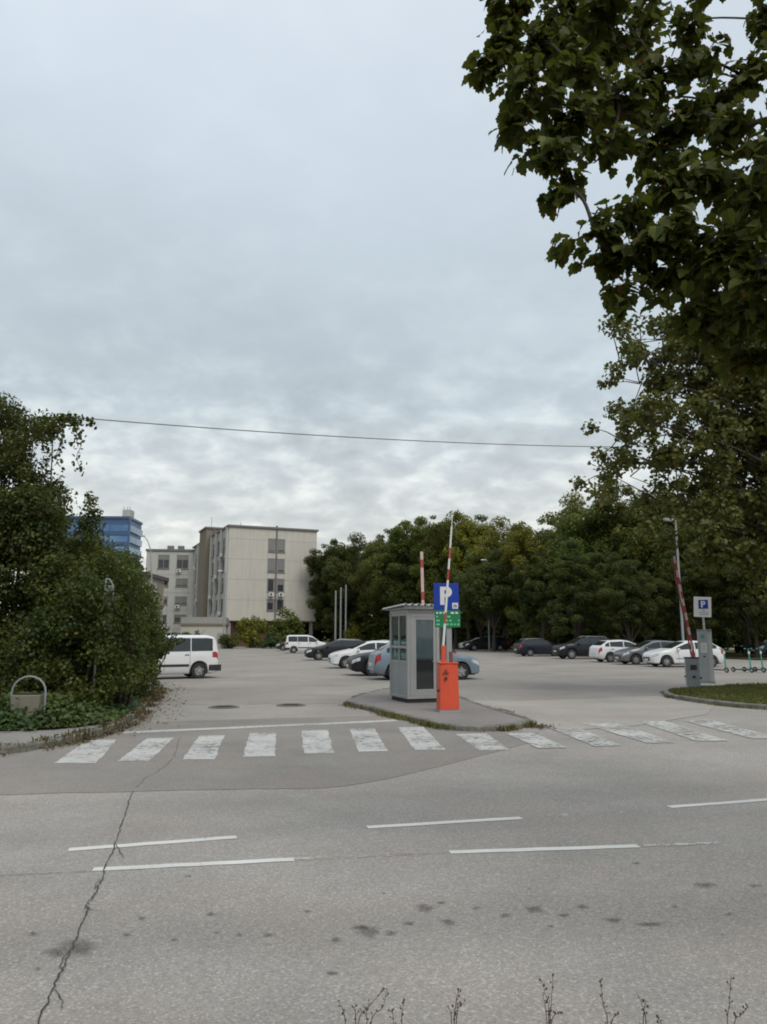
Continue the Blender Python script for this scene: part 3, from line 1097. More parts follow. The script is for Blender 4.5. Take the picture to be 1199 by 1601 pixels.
SH = [shrub_mesh(31, 40, 60, 0.13), shrub_mesh(32, 46, 60, 0.12)]
SHS = stems_mesh(5)
SHS.materials.append(M['bark'])
for s in SH:
    s.materials.append(M['leaf_far'])


def shrub(label, x, y, sx, sz, k=0, mat=None, group=None, name='shrub', cat='shrub', sy=None):
    r = thing(name, label, cat, (x, y, 0.0), random.uniform(0, 6.28) if sy is None else 0, group)
    me = SH[k]
    if mat:
        me = SH[k].copy()
        me.materials.clear()
        me.materials.append(mat)
    stuff(link('foliage', me, None, r, scale=(sx, sy or sx, sz)))
    link('stems', SHS, None, r, scale=(sx, sy or sx, sz))
    return r


for i, (px, Y, s) in enumerate([(545, 122, 4.2), (575, 116, 4.2), (610, 112, 4.4), (650, 110, 4.4), (690, 107, 4.2), (735, 106, 4.2), (775, 102, 4.2), (815, 99, 4.0), (865, 92, 4.0), (905, 88, 4.0), (950, 84, 3.8), (1000, 81, 3.8),
                            (1050, 79, 3.6), (1100, 77, 3.6), (1150, 75, 3.4), (1200, 73, 3.4)]):
    shrub('dark undergrowth shrub in the shade at the foot of the tree line', at(px, 990, Y).x, Y, s, s * 0.85, i % 2, group='undergrowth at the foot of the tree line')
for i in range(16):
    px, Y = 500 + i * 48, 150 - i * 2.5
    shrub('tall shrub in the deep shade behind the trunks of the tree line', at(px, 990, Y).x, Y, 6.0, 4.2, i % 2, group='shrubs in the deep shade behind the trunks')
shrub('yellowish low bush at the feet of the flagpoles', at(552, 990, 112).x, 112, 2.2, 1.9, 1, M['leaf_yellow'])
# planting in front of the big block
shrub('yellow-green bush with upright shoots before the big block', at(392, 990, 106).x, 106, 2.3, 3.3, 0, M['leaf_yellow'])
shrub('dark olive domed bush before the gable of the big block', at(447, 990, 109).x, 109, 3.5, 3.4, 1)
shrub('low dark hedge clump left of the yellow-green bush', at(361, 990, 101).x, 101, 1.7, 1.5, 0)
shrub('low clipped dark hedge under the domed bush', at(424, 990, 102).x, 102, 2.0, 1.3, 1, M['leaf_ivy'])
shrub('small dark bush between the white van and the cream annex', at(297, 990, 70).x, 70, 1.5, 1.6, 0)


def inside(px_, py_, poly):
    r = np.zeros(len(px_), bool)
    j = len(poly) - 1
    for i in range(len(poly)):
        xi, yi = poly[i]
        xj, yj = poly[j]
        c = ((yi > py_) != (yj > py_)) & (px_ < (xj - xi) * (py_ - yi) / (yj - yi + 1e-12) + xi)
        r ^= c
        j = i
    return r


# the overgrown hedge on the left
def big_shrub(name, label, cat, base, clumps, per, size, mat, kind='fold', seed=1, trunk=0.07, cut=None):
    """clumps: list of (dx, dy, z, r) relative to base"""
    global rng
    rng = np.random.default_rng(seed)
    r = thing(name, label, cat, (base[0], base[1], 0.1))
    cs = np.array([c[:3] for c in clumps])
    rr = np.array([c[3] for c in clumps])
    C, N = clump_cloud(cs, rr, (per * (rr / 0.5) ** 2).astype(int) + 6, 0.9, 0.40, 0.35)
    C[:, 2] = np.where(C[:, 2] < 0.03, 0.03 + 0.15 * rng.random(len(C)), C[:, 2])
    stuff(link('foliage', leaves_mesh('foliage', C, N, size * (0.65 + 0.7 * rng.random(len(C))), kind, 0.72), mat, r))
    mb = MB()
    for i in range(0, len(clumps), 7):
        c = clumps[i]
        limbs(mb, (c[0] * 0.5, c[1] * 0.5 + 0.4, -0.1), [c[:3]], trunk * 0.7, seed + i, 6, 0.12)
    mb.build('stems', M['bark'], r, 40)
    return r


def outline_clumps(base, poly, Y0, Y1, n, rmin, rmax, seed):
    """clump centres spread through the volume whose outline is given, between two distances"""
    g_ = np.random.default_rng(seed)
    P = np.array(poly, float)
    lo, hi = P.min(0), P.max(0)
    q = lo + (hi - lo) * g_.random((n * 6, 2))
    q = q[inside(q[:, 0], q[:, 1], P)][:n]
    out = []
    for px, py in q:
        Y = Y0 + (Y1 - Y0) * g_.random()
        w = at(px, py, Y)
        if w.z < 0.3:
            w.z = 0.3 + 0.2 * g_.random()
        out.append((w.x - base[0], w.y - base[1], w.z - 0.1, rmin + (rmax - rmin) * g_.random()))
    return out


def hedge(name, label, cat, base, poly, Y0, Y1, n, r0, r1, per, size, seed, extra=(), trunk=0.05):
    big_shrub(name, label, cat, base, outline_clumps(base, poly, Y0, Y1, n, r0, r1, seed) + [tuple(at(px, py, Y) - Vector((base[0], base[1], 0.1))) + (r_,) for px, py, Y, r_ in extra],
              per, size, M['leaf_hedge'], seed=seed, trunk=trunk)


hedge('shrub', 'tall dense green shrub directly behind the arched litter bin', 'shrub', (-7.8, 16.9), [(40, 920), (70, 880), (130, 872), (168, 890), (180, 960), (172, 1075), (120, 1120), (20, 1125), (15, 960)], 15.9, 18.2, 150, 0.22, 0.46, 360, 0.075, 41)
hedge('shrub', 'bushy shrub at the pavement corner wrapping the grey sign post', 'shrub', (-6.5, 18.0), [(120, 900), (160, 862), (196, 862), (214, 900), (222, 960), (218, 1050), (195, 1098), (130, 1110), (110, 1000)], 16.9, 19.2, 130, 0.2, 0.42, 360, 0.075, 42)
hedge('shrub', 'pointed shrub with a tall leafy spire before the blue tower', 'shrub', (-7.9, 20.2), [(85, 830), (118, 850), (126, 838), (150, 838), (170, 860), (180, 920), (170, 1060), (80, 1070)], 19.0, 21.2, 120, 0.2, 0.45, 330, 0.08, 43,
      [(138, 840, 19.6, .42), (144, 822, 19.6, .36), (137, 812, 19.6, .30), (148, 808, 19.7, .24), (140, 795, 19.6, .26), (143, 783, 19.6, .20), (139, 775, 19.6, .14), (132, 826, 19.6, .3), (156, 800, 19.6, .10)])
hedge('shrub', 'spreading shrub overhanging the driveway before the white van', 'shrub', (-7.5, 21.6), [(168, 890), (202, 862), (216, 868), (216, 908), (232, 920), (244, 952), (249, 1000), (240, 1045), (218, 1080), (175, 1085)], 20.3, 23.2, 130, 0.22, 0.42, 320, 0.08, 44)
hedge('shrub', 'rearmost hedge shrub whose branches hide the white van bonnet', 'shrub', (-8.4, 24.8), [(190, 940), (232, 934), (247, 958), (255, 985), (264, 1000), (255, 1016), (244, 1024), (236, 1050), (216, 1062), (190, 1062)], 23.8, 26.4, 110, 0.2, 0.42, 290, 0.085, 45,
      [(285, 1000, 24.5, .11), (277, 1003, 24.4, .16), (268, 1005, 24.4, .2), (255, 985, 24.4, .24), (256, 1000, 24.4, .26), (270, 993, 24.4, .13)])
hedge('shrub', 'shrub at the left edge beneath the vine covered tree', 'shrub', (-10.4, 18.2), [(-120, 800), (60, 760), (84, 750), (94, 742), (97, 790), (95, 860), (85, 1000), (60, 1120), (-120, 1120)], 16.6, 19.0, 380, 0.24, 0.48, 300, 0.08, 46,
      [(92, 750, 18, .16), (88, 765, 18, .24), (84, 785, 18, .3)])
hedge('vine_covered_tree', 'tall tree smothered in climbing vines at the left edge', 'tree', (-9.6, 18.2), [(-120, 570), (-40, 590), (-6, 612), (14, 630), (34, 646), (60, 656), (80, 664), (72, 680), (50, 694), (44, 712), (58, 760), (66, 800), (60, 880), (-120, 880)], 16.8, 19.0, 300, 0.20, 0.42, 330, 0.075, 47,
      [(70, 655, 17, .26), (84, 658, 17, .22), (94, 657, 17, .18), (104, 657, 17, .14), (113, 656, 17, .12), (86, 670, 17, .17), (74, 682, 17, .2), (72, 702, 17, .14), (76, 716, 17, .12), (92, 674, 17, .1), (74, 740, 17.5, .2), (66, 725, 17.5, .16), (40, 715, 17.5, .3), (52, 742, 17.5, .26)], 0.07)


# trailing vine tendrils hanging from the crown into the sky
def tendril(label, path, n, seed):
    global rng
    rng = np.random.default_rng(seed)
    p0 = Vector(path[0])
    r = thing('hanging_vine', label, 'vine', p0)
    P = [p - p0 for p in wave(path, 6)]
    MB().tube(P, 0.007, 5).build('stem', M['twig'], r)
    idx = rng.integers(0, len(P), n)
    C = np.array([P[i] for i in idx]) + rng.normal(size=(n, 3)) * 0.055
    stuff(link('leaves', leaves_mesh('leaves', C, unit(n), 0.10 * (0.7 + 0.6 * rng.random(n)), 'fold', 0.75), M['leaf_hedge'], r))


tendril('long thin vine strand dangling furthest right from the vine covered tree', [at(104, 660, 16.6), at(120, 662, 16.6), at(128, 690, 16.6), at(120, 715, 16.6), at(128, 738, 16.6)], 60, 51)
tendril('short vine strand hanging left of the furthest dangling one', [at(92, 655, 16.6), at(112, 657, 16.6), at(120, 680, 16.6), at(112, 695, 16.6)], 70, 52)
tendril('vine strand reaching out along the overhead cable', [at(88, 655, 16.6), at(110, 653, 16.7), at(132, 657, 16.8), at(146, 662, 16.9)], 60, 53)
tendril('vine strand hanging close to the trunk side of the vine covered tree', [at(76, 665, 16.7), at(92, 672, 16.7), at(96, 690, 16.7), at(88, 712, 16.7), at(92, 728, 16.7)], 70, 54)


# ground cover under the hedge
rng = np.random.default_rng(61)
n = 13000
u = rng.random(n)
ip = np.clip((u * (len(bed_line) - 1)).astype(int), 0, len(bed_line) - 1)
bl = np.array([[p.x, p.y] for p in bed_line])
ok = (bl[ip, 0] > -11.5) & (bl[ip, 1] < 27)
ip = ip[ok]
n = len(ip)
inn = rng.random(n) ** 0.8 * 2.2
tg = np.gradient(bl, axis=0)
tg /= np.linalg.norm(tg, axis=1, keepdims=True)
nx_ = np.stack([-tg[:, 1], tg[:, 0]], 1)
cxy = bl[ip] + nx_[ip] * (inn[:, None] - 0.05) + tg[ip] * rng.normal(size=(n, 1)) * 0.4
hz = 0.13 + 0.50 * rng.random(n) * np.clip(inn / 1.1, 0.12, 1)
C = np.column_stack([cxy, hz])
N = unit(n) * 0.6 + np.array([[0, -0.2, 0.9]])
N /= np.linalg.norm(N, axis=1, keepdims=True)
gc = stuff(link('ground_cover', leaves_mesh('ground_cover', C, N, 0.10 * (0.6 + 0.8 * rng.random(n)), 'fold', 0.8), M['leaf_ivy']))
tag(gc, 'low leafy green ground cover along the foot of the hedge', 'ground cover')


def blades(name, pts, h, mat, label, cat, w=0.012, lean=0.5, seed=3):
    global rng
    rng = np.random.default_rng(seed)
    P = np.asarray(pts)
    n = len(P)
    a = rng.random(n) * 6.28
    hh = h * (0.4 + 0.9 * rng.random(n))
    d = np.column_stack([np.cos(a), np.sin(a), np.zeros(n)])
    s = np.column_stack([-np.sin(a), np.cos(a), np.zeros(n)]) * w
    up = np.array([[0, 0, 1.0]])
    m = P + up * hh[:, None] * 0.6 + d * hh[:, None] * 0.15
    t_ = P + up * hh[:, None] * 0.95 + d * hh[:, None] * lean * rng.random((n, 1))
    V = np.stack([P - s, P + s, m + s * 0.7, t_, m - s * 0.7], 1).reshape(-1, 3)
    F = np.arange(n * 5).reshape(n, 5)
    return tag(stuff(link(name, mesh_arrays(name, V, F), mat)), label, cat)


def along(P, n, spread, z, t0=0.0, t1=1.0, off=0.0):
    P = np.array([[p.x, p.y] for p in P])
    tg_ = np.gradient(P, axis=0)
    tg_ /= np.linalg.norm(tg_, axis=1, keepdims=True) + 1e-9
    nn = np.stack([-tg_[:, 1], tg_[:, 0]], 1)
    i = ((t0 + (t1 - t0) * rng.random(n)) * (len(P) - 1)).astype(int)
    q = P[i] + nn[i] * (rng.normal(size=(n, 1)) * spread + off) + tg_[i] * rng.normal(size=(n, 1)) * 0.05
    return np.column_stack([q, np.full(n, z)])


def clumpy(pts, keep=0.5, f=1.7):
    m = np.sin(pts[:, 0] * f * 2.1) + np.sin(pts[:, 1] * f * 1.7 + 1) + np.sin((pts[:, 0] + pts[:, 1]) * f * 3.3)
    return pts[m + rng.normal(size=len(pts)) * 0.6 > (0.5 - keep) * 3]


Ires = resample(wave(IS, 8), 0.1)
rng = np.random.default_rng(71)
blades('gutter_grass', clumpy(along(Ires, 3600, 0.06, 0.01, 0.10, 0.55, -0.05), 0.42), 0.10, M['drygrass'], 'grass and weeds growing along the island kerb', 'grass')
rng = np.random.default_rng(72)
# turf of the right verge
vp = []
Rpoly = np.array([(p.x, p.y) for p in offset(Rc, 0.16)])
xs = 8.3 + (rng.random(60000) ** 1.3) * 14
ys = 16.9 + rng.random(60000) * 13


m = inside(xs, ys, Rpoly)
vp = np.column_stack([xs[m], ys[m], np.full(m.sum(), 0.10)])
blades('turf', vp, 0.075, M['grass'], 'short rough turf on the right hand verge', 'grass', 0.014)
rng = np.random.default_rng(73)
blades('gutter_weeds', clumpy(along(resample(wave(RV, 8), 0.1), 3000, 0.06, 0.01, 0.42, 0.72, -0.04), 0.45), 0.07, M['drygrass'], 'dry grass along the kerb of the right hand verge', 'grass')
rng = np.random.default_rng(74)
blades('driveway_edge_grass', clumpy(along(P_left, 5000, 0.09, 0.05, 0.45, 1.0, 0.1), 0.6), 0.13, M['drygrass'], 'tufts of grass along the hedge side of the driveway', 'grass')


def litter(name, pts, label, size=0.07, seed=5):
    global rng
    rng = np.random.default_rng(seed)
    N = unit(len(pts)) * 0.5 + np.array([[0, 0, 1.0]])
    N /= np.linalg.norm(N, axis=1, keepdims=True)
    tag(stuff(link(name, leaves_mesh(name, pts, N, size * (0.5 + 0.8 * rng.random(len(pts))), 'fold', 0.7), M['leaf_litter'])), label, 'fallen leaves')


rng = np.random.default_rng(75)
a1 = along(P_left, 3600, 0.11, 0.024, 0.50, 0.88, -0.10)
a2 = along(P_left, 450, 0.35, 0.026, 0.60, 0.95, -0.35)
a3 = along(P_left, 700, 0.08, 0.13, 0.45, 0.85, 0.1)
litter('fallen_leaves', np.concatenate([clumpy(a1, 0.7), a2, a3]), 'brown fallen leaves in the gutter along the hedge kerb', 0.055)
rng = np.random.default_rng(76)
b1 = clumpy(along(Ires, 900, 0.08, 0.022, 0.10, 0.6, -0.09), 0.5)
b2 = np.column_stack([3.05 + rng.normal(size=160) * 0.16, 15.2 + rng.normal(size=160) * 0.2, np.full(160, 0.03)])
litter('island_leaves', np.concatenate([b1, b2]), 'brown fallen leaves caught along the traffic island kerb', 0.055)


# ------------------------------------------------------------------ the limb tree on the right
def limb_tree():
    global rng
    rng = np.random.default_rng(81)
    bx, by = 13.6, 22.0
    r = thing('tree', 'large tree with open limbs reaching in from the right edge', 'tree', (bx, by, 0.1))
    mb = MB()
    mb.tube(wave([(0, 0, -0.2), (0.1, 0, 3), (-0.1, 0.1, 7), (-0.3, 0, 12)], 5), [0.30 - 0.014 * i for i in range(16)], 10)
    cl = []
    rs = random.Random(9)
    ends = []
    # limbs reaching left over the verge, defined by where they end
    spec = [((1000, 510), 21.5), ((1035, 545), 21), ((1090, 470), 21.5), ((1130, 540), 20.5), ((1180, 500), 20.5), ((968, 560), 21.5), ((1000, 600), 22.5), ((950, 740), 21), ((975, 690), 20.5), ((1010, 660), 20.5), ((1010, 720), 22.5), ((1080, 640), 21), ((1085, 560), 21.5), ((1150, 640), 21), ((1150, 750), 23), ((1080, 710), 23), ((1195, 680), 23), ((1000, 560), 21), ((965, 590), 22), ((975, 640), 21), ((955, 700), 22), ((985, 745), 21), ((1010, 530), 23), ((1050, 600), 20), ((1040, 680), 21), ((1060, 750), 21.5),
            ((1110, 520), 22), ((1120, 600), 23), ((1130, 690), 22), ((1120, 760), 21), ((1180, 560), 21), ((1190, 640), 22), ((1180, 720), 21), ((1185, 790), 21.5), ((1240, 600), 22), ((1240, 700), 22),
            ((1050, 500), 22.5), ((1150, 470), 22), ((1230, 480), 22), ((1030, 790), 21.5), ((1090, 820), 21.5), ((1160, 850), 21.5), ((1230, 800), 21), ((1300, 640), 24), ((1330, 520), 22), ((1400, 700), 22), ((1340, 800), 23)]
    for (px, py), Y in spec:
        e = at(px, py, Y) - Vector((bx, by, 0.1))
        z0 = min(9.5, max(3.0, e.z - 2.4))
        b = Vector((-0.1, 0.05, z0))
        m1 = b.lerp(e, 0.45) + Vector((rs.uniform(-.5, .5), rs.uniform(-.6, .6), rs.uniform(-0.2, 0.9)))
        P = wave([b, m1, e], 7)
        mb.tube(P, [0.065 * (1 - 0.88 * i / (len(P) - 1)) for i in range(len(P))], 6, cap=False)
        for i in range(4, len(P)):
            for _ in range(2):
                if rs.random() < 0.80:
                    off = Vector((rs.uniform(-1, 1), rs.uniform(-1.2, 1.2), rs.uniform(-1.0, 1.0))) * 0.85
                    q = P[i] + off
                    mb.tube([P[i], P[i].lerp(q, 0.5) + Vector((0, 0, 0.06)), q], [0.02, 0.014, 0.006], 4, cap=False)
                    cl.append((q.x, q.y, q.z, rs.uniform(0.18, 0.48)))
    cs = np.array([c[:3] for c in cl])
    rr = np.array([c[3] for c in cl])
    C, N = clump_cloud(cs, rr, (78 * (rr / 0.4) ** 2).astype(int) + 6, 0.95, 0.6, 0.35)
    stuff(link('crown', leaves_mesh('crown', C, N, 0.15 * (0.6 + 0.7 * rng.random(len(C))), 'fold', 0.72), M['leaf_mid'], r))
    mb.build('trunk', M['bark'], r, 40)


limb_tree()


# ------------------------------------------------------------------ the near maple over the camera
def maple_leaf(seed):
    """lobed leaf about 1 unit long, stem at the origin, tip towards +x"""
    rs = random.Random(seed)
    half = [(0.0, 0.0), (-0.10, 0.14), (0.00, 0.34), (0.06, 0.47), (0.26, 0.44), (0.42, 0.52), (0.54, 0.42), (0.58, 0.28), (0.74, 0.26), (0.84, 0.13), (1.0, 0.0)]
    half = [(x * rs.uniform(0.95, 1.05), y * rs.uniform(0.92, 1.08)) for x, y in half]
    mid = [(0.0, 0.0), (0.25, 0), (0.5, 0), (0.75, 0), (1.0, 0)]
    vs, fs = [], []
    cup, droop = rs.uniform(0.08, 0.22), rs.uniform(0.15, 0.4)
    z = lambda x, y: abs(y) * cup - droop * x * x + 0.03 * math.sin(9 * x + seed)
    for sgn in (1, -1):
        k = len(vs)
        pts = [(x, y * sgn) for x, y in half[:-1]] + [(1.0, 0.0), (0.55, 0.0), (0.2, 0.0)]
        vs += [(x, y, z(x, y)) for x, y in pts]
        n_ = len(pts)  # 13 points: 0..9 outline, 10 tip, 11, 12 midrib
        tri = [(0, 1, 12), (1, 2, 12), (2, 3, 4), (2, 4, 12), (4, 5, 6), (4, 6, 12), (6, 7, 12), (7, 11, 12), (7, 8, 9), (7, 9, 11), (9, 10, 11)]
        fs += [tuple(k + i for i in (t_ if sgn > 0 else t_[::-1])) for t_ in tri]
    return np.array(vs), np.array(fs)


def near_maple():
    global rng
    rng = np.random.default_rng(91)
    rs = random.Random(12)
    bx, by = 5.6, 3.2
    r = thing('maple_tree', 'near maple whose dark leafy branches hang into the upper right corner', 'tree', (bx, by, 0.05))
    mb = MB()
    mb.tube(wave([(0, 0, -0.2), (0.05, 0, 1.5), (-0.05, 0.1, 3.6), (0.1, 0, 7.5)], 5), [0.23 - 0.010 * i for i in range(16)], 10)
    blobs = [  # px, py, radius px, depth
        (795, 20, 55, 5.0), (785, 70, 45, 5.0), (770, 100, 42, 5.0), (752, 112, 26, 5.0), (800, 160, 42, 5.1), (835, 235, 34, 4.9), (865, 300, 26, 4.8), (840, 70, 62, 5.2), (830, 140, 55, 4.9), (815, 195, 40, 4.9), (880, 30, 62, 5.4), (900, 110, 66, 5.0), (890, 190, 62, 4.9), (870, 245, 48, 4.8),
        (880, 285, 30, 4.8), (945, 60, 66, 5.6), (965, 150, 66, 5.0), (955, 225, 50, 4.9), (1000, 45, 62, 6.2), (1030, 110, 60, 5.2), (1020, 230, 46, 5.2), (1075, 40, 55, 6.4), (1075, 180, 60, 5.0),
        (1045, 300, 55, 4.7), (985, 330, 50, 4.7), (930, 365, 44, 4.7), (885, 385, 24, 4.7), (960, 405, 44, 4.8), (1010, 390, 62, 4.7), (975, 455, 34, 4.8), (968, 480, 20, 4.8), (1060, 370, 66, 4.6), (1045, 440, 55, 4.8),
        (1110, 290, 70, 4.6), (1130, 400, 75, 4.5), (1110, 470, 60, 4.8), (1140, 210, 60, 4.8), (1165, 120, 50, 5.4), (1185, 300, 70, 4.3), (1190, 420, 75, 4.3), (1180, 500, 55, 4.6), (1195, 30, 45, 5.8), (1250, 200, 90, 4.4), (1260, 380, 90, 4.3), (1270, 60, 80, 5.0), (1250, 520, 50, 4.6),
        (880, -50, 80, 5.4), (1000, -60, 90, 5.4), (1130, -60, 90, 5.2), (800, -50, 55, 5.2), (1340, 120, 100, 4.4), (1350, 320, 100, 4.4), (940, 10, 60, 5.0), (1100, 90, 45, 5.2), (1165, 555, 34, 5.0), (1085, 500, 40, 5.0), (1130, 520, 45, 5.2), (1190, 560, 40, 5.0), (1100, 420, 60, 5.4), (1160, 350, 65, 5.4), (1150, 460, 60, 5.4), (1195, 240, 60, 5.2), (1120, 160, 45, 5.6), (1050, 250, 45, 5.6), (1010, 180, 40, 5.8), (930, 160, 50, 5.8), (870, 90, 50, 5.8), (1195, 350, 60, 5.8)]
    LV = [maple_leaf(s) for s in range(4)]
    pos, drop = [], []
    base = Vector((bx, by, 0.05))
    nodes = [Vector((0, 0, 2.9)), Vector((-0.05, 0.1, 3.8)), Vector((0.0, 0.05, 5.0)), Vector((0.05, 0, 6.2))]
    todo = [(at(px, py, Y) - base, rad / FPX * Y) for px, py, rad, Y in blobs]
    # the rest of the crown, around the trunk beyond the right edge of the view
    seen = len(todo)
    while len(todo) < seen + 46:
        d = Vector(unit(1)[0]) * rs.uniform(0.5, 1.0) ** 0.5
        c = Vector((d.x * 3.4, d.y * 3.2 + 0.6, 6.2 + d.z * 2.5))
        w = c + base
        fwd = w.y * math.cos(PITCH) + (w.z - CAMH) * math.sin(PITCH)
        if fwd < 0.3 or 599.5 + FPX * (w.x - 0.75) / fwd > 1215:
            todo.append((c, rs.uniform(0.42, 0.62)))
    todo.sort(key=lambda q: Vector((q[0].x, q[0].y, 0)).length)
    edges, par = [], [None] * 4
    for c, R in todo:
        def cost(k):
            d = c - nodes[k]
            back = max(0.0, nodes[k].x * -1 - c.x * -1)
            return d.length + back * 1.5 + (0.5 if k < 4 else 0)
        k = min(range(len(nodes)), key=cost)
        nodes.append(c)
        par.append(k)
        edges.append((k, len(nodes) - 1))
    load = [1] * len(nodes)
    for i in range(len(nodes) - 1, 3, -1):
        load[par[i]] += load[i]
    for k, i in edges:
        a_, b_ = nodes[k], nodes[i]
        L_ = (b_ - a_).length
        m = a_.lerp(b_, 0.5) + Vector((rs.uniform(-.12, .12), rs.uniform(-.12, .12), 0.14)) * L_
        P = wave([a_, m, b_], 5)
        r1, r0_ = 0.0055 * load[i] ** 0.5, 0.0055 * min(load[k], load[i] * 1.6) ** 0.5
        mb.tube(P, [r0_ + (r1 - r0_) * j / (len(P) - 1) for j in range(len(P))], 6, cap=False)
    for c, R in todo:
        k = int(135 * (R / 0.25) ** 2) + 14 if R < 0.42 else 260
        for t_ in range(max(3, k // 9)):
            d = Vector(unit(1)[0]) * R * rs.uniform(0.4, 1.05)
            d.z *= 0.85
            d.y *= 1.3
            tip = c + d
            mb.tube([c, c.lerp(tip, 0.55) + Vector((0, 0, 0.03)), tip], [0.005, 0.004, 0.002], 4, cap=False)
            for _ in range(9):
                q = c.lerp(tip, rs.uniform(0.3, 1.05)) + Vector((rs.gauss(0, .035), rs.gauss(0, .05), rs.gauss(0, .035)))
                pos.append((q, d))
    mb.build('trunk', M['bark'], r, 40)
    frames = []
    for q, d in pos:
        # leaves hang outwards and down from the twig
        x = (Vector((d.x, d.y, 0)).normalized() * 0.6 + Vector((rs.uniform(-.8, .8), rs.uniform(-.8, .8), rs.uniform(-1.1, 0.1)))).normalized()
        up = Vector((rs.uniform(-.7, .7), rs.uniform(-.9, .5), 1.0))
        y = up.cross(x).normalized()
        z = x.cross(y)
        frames.append((Matrix((x, y, z)).transposed(), q, rs.uniform(0.055, 0.105), rs.randrange(4)))
    # the leaves that show largest are parts of their own
    def score(i):
        R_, q, s, k = frames[i]
        w = q + base
        vis = 0.02 < 0.5 + (w.x / max(w.y, .1)) * FPX / 1199 < 0.98
        return s / (w - Vector((0, 0, CAMH))).length * (1.0 if vis else 0.2)
    order = sorted(range(len(frames)), key=lambda i: -score(i))
    single = []
    for v, f in LV:
        me = mesh_arrays('leaf', v, f, True)
        me.materials.append(M['leaf_near'])
        single.append(me)
    for i in order[:300]:
        R_, q, s, k = frames[i]
        o = link('leaf', single[k], None, r)
        o.matrix_local = Matrix.Translation(q) @ R_.to_4x4() @ Matrix.Scale(s, 4)
    VV, FF, n = [], [], 0
    for i in order[300:]:
        R_, q, s, k = frames[i]
        v, f = LV[k]
        VV.append(v @ np.array(R_).T * s + np.array(q))
        FF.append(f + n)
        n += len(v)
    stuff(link('foliage', mesh_arrays('foliage', np.concatenate(VV), np.concatenate(FF), True), M['leaf_near'], r))


near_maple()


# ------------------------------------------------------------------ buildings
class Facade:
    """flat facade in local coordinates: x along, z up, outward is -y (ysign -1) or a side face via a rotated parent"""

    def __init__(self, root, rot=0.0, off=(0, 0, 0)):
        self.root, self.R, self.o = root, Matrix.Rotation(rot, 3, 'Z'), Vector(off)

    def box(self, name, x0, x1, z0, z1, y0, y1, mat, parent=None, bevel=0.0):
        mb = MB()
        mb.box((0, 0, 0), (x1 - x0, y1 - y0, z1 - z0), rot=self.R)
        c = self.R @ Vector(((x0 + x1) / 2, (y0 + y1) / 2, (z0 + z1) / 2)) + self.o
        mb.v = [tuple(Vector(p) + c) for p in mb.v]
        return mb.build(name, mat, parent or self.root, bevel=bevel)

    def ring(self, name, x0, x1, z0, z1, w, y0, y1, mat, parent=None, mull=0, rail=None):
        mb = MB()
        parts = [(x0, x0 + w, z0, z1), (x1 - w, x1, z0, z1), (x0 + w, x1 - w, z0, z0 + w), (x0 + w, x1 - w, z1 - w, z1)]
        for k in range(mull):
            xm = x0 + (x1 - x0) * (k + 1) / (mull + 1)
            parts.append((xm - w / 2, xm + w / 2, z0 + w, z1 - w))
        if rail:
            zr = z0 + (z1 - z0) * rail
            parts.append((x0 + w, x1 - w, zr - w / 2, zr + w / 2))
        for a, b, c, d in parts:
            k0 = len(mb.v)
            mb.box((0, 0, 0), (b - a, y1 - y0, d - c), rot=self.R)
            ce = self.R @ Vector(((a + b) / 2, (y0 + y1) / 2, (c + d) / 2)) + self.o
            for i in range(k0, len(mb.v)):
                mb.v[i] = tuple(Vector(mb.v[i]) + ce)
        return mb.build(name, mat, parent or self.root)

    def window(self, x0, x1, z0, z1, mull=1, blind=0.0, ac=False, sill=True):
        w = self.ring('window', x0, x1, z0, z1, 0.09, -0.10, 0.0, M['frame'], None, mull)
        self.box('pane', x0 + 0.09, x1 - 0.09, z0 + 0.09, z1 - 0.09, -0.05, -0.03, M['winglass'], w)
        if blind > 0:
            self.box('blind', x0 + 0.1, x1 - 0.1, z1 - (z1 - z0) * blind, z1 - 0.1, -0.075, -0.056, M['blind'], w)
        if sill:
            self.box('sill', x0 - 0.08, x1 + 0.08, z0 - 0.08, z0 - 0.005, -0.30, -0.002, M['coping'], w)
        if ac:
            u = self.box('air_conditioner', x0 + 0.15, x0 + 1.0, z0 - 0.78, z0 - 0.16, -0.75, -0.32, M['white'], None, 0.03)
            c = self.R @ Vector((x0 + 0.5, -0.757, z0 - 0.47)) + self.o
            mb = MB().lathe([(0.0, 0), (0.20, 0), (0.20, 0.012), (0.0, 0.012)], (0, 0, 0), 'Y', 14)
            mb.v = [tuple(self.R @ Vector(p) + c) for p in mb.v]
            mb.build('fan_grille', M['black'], u)


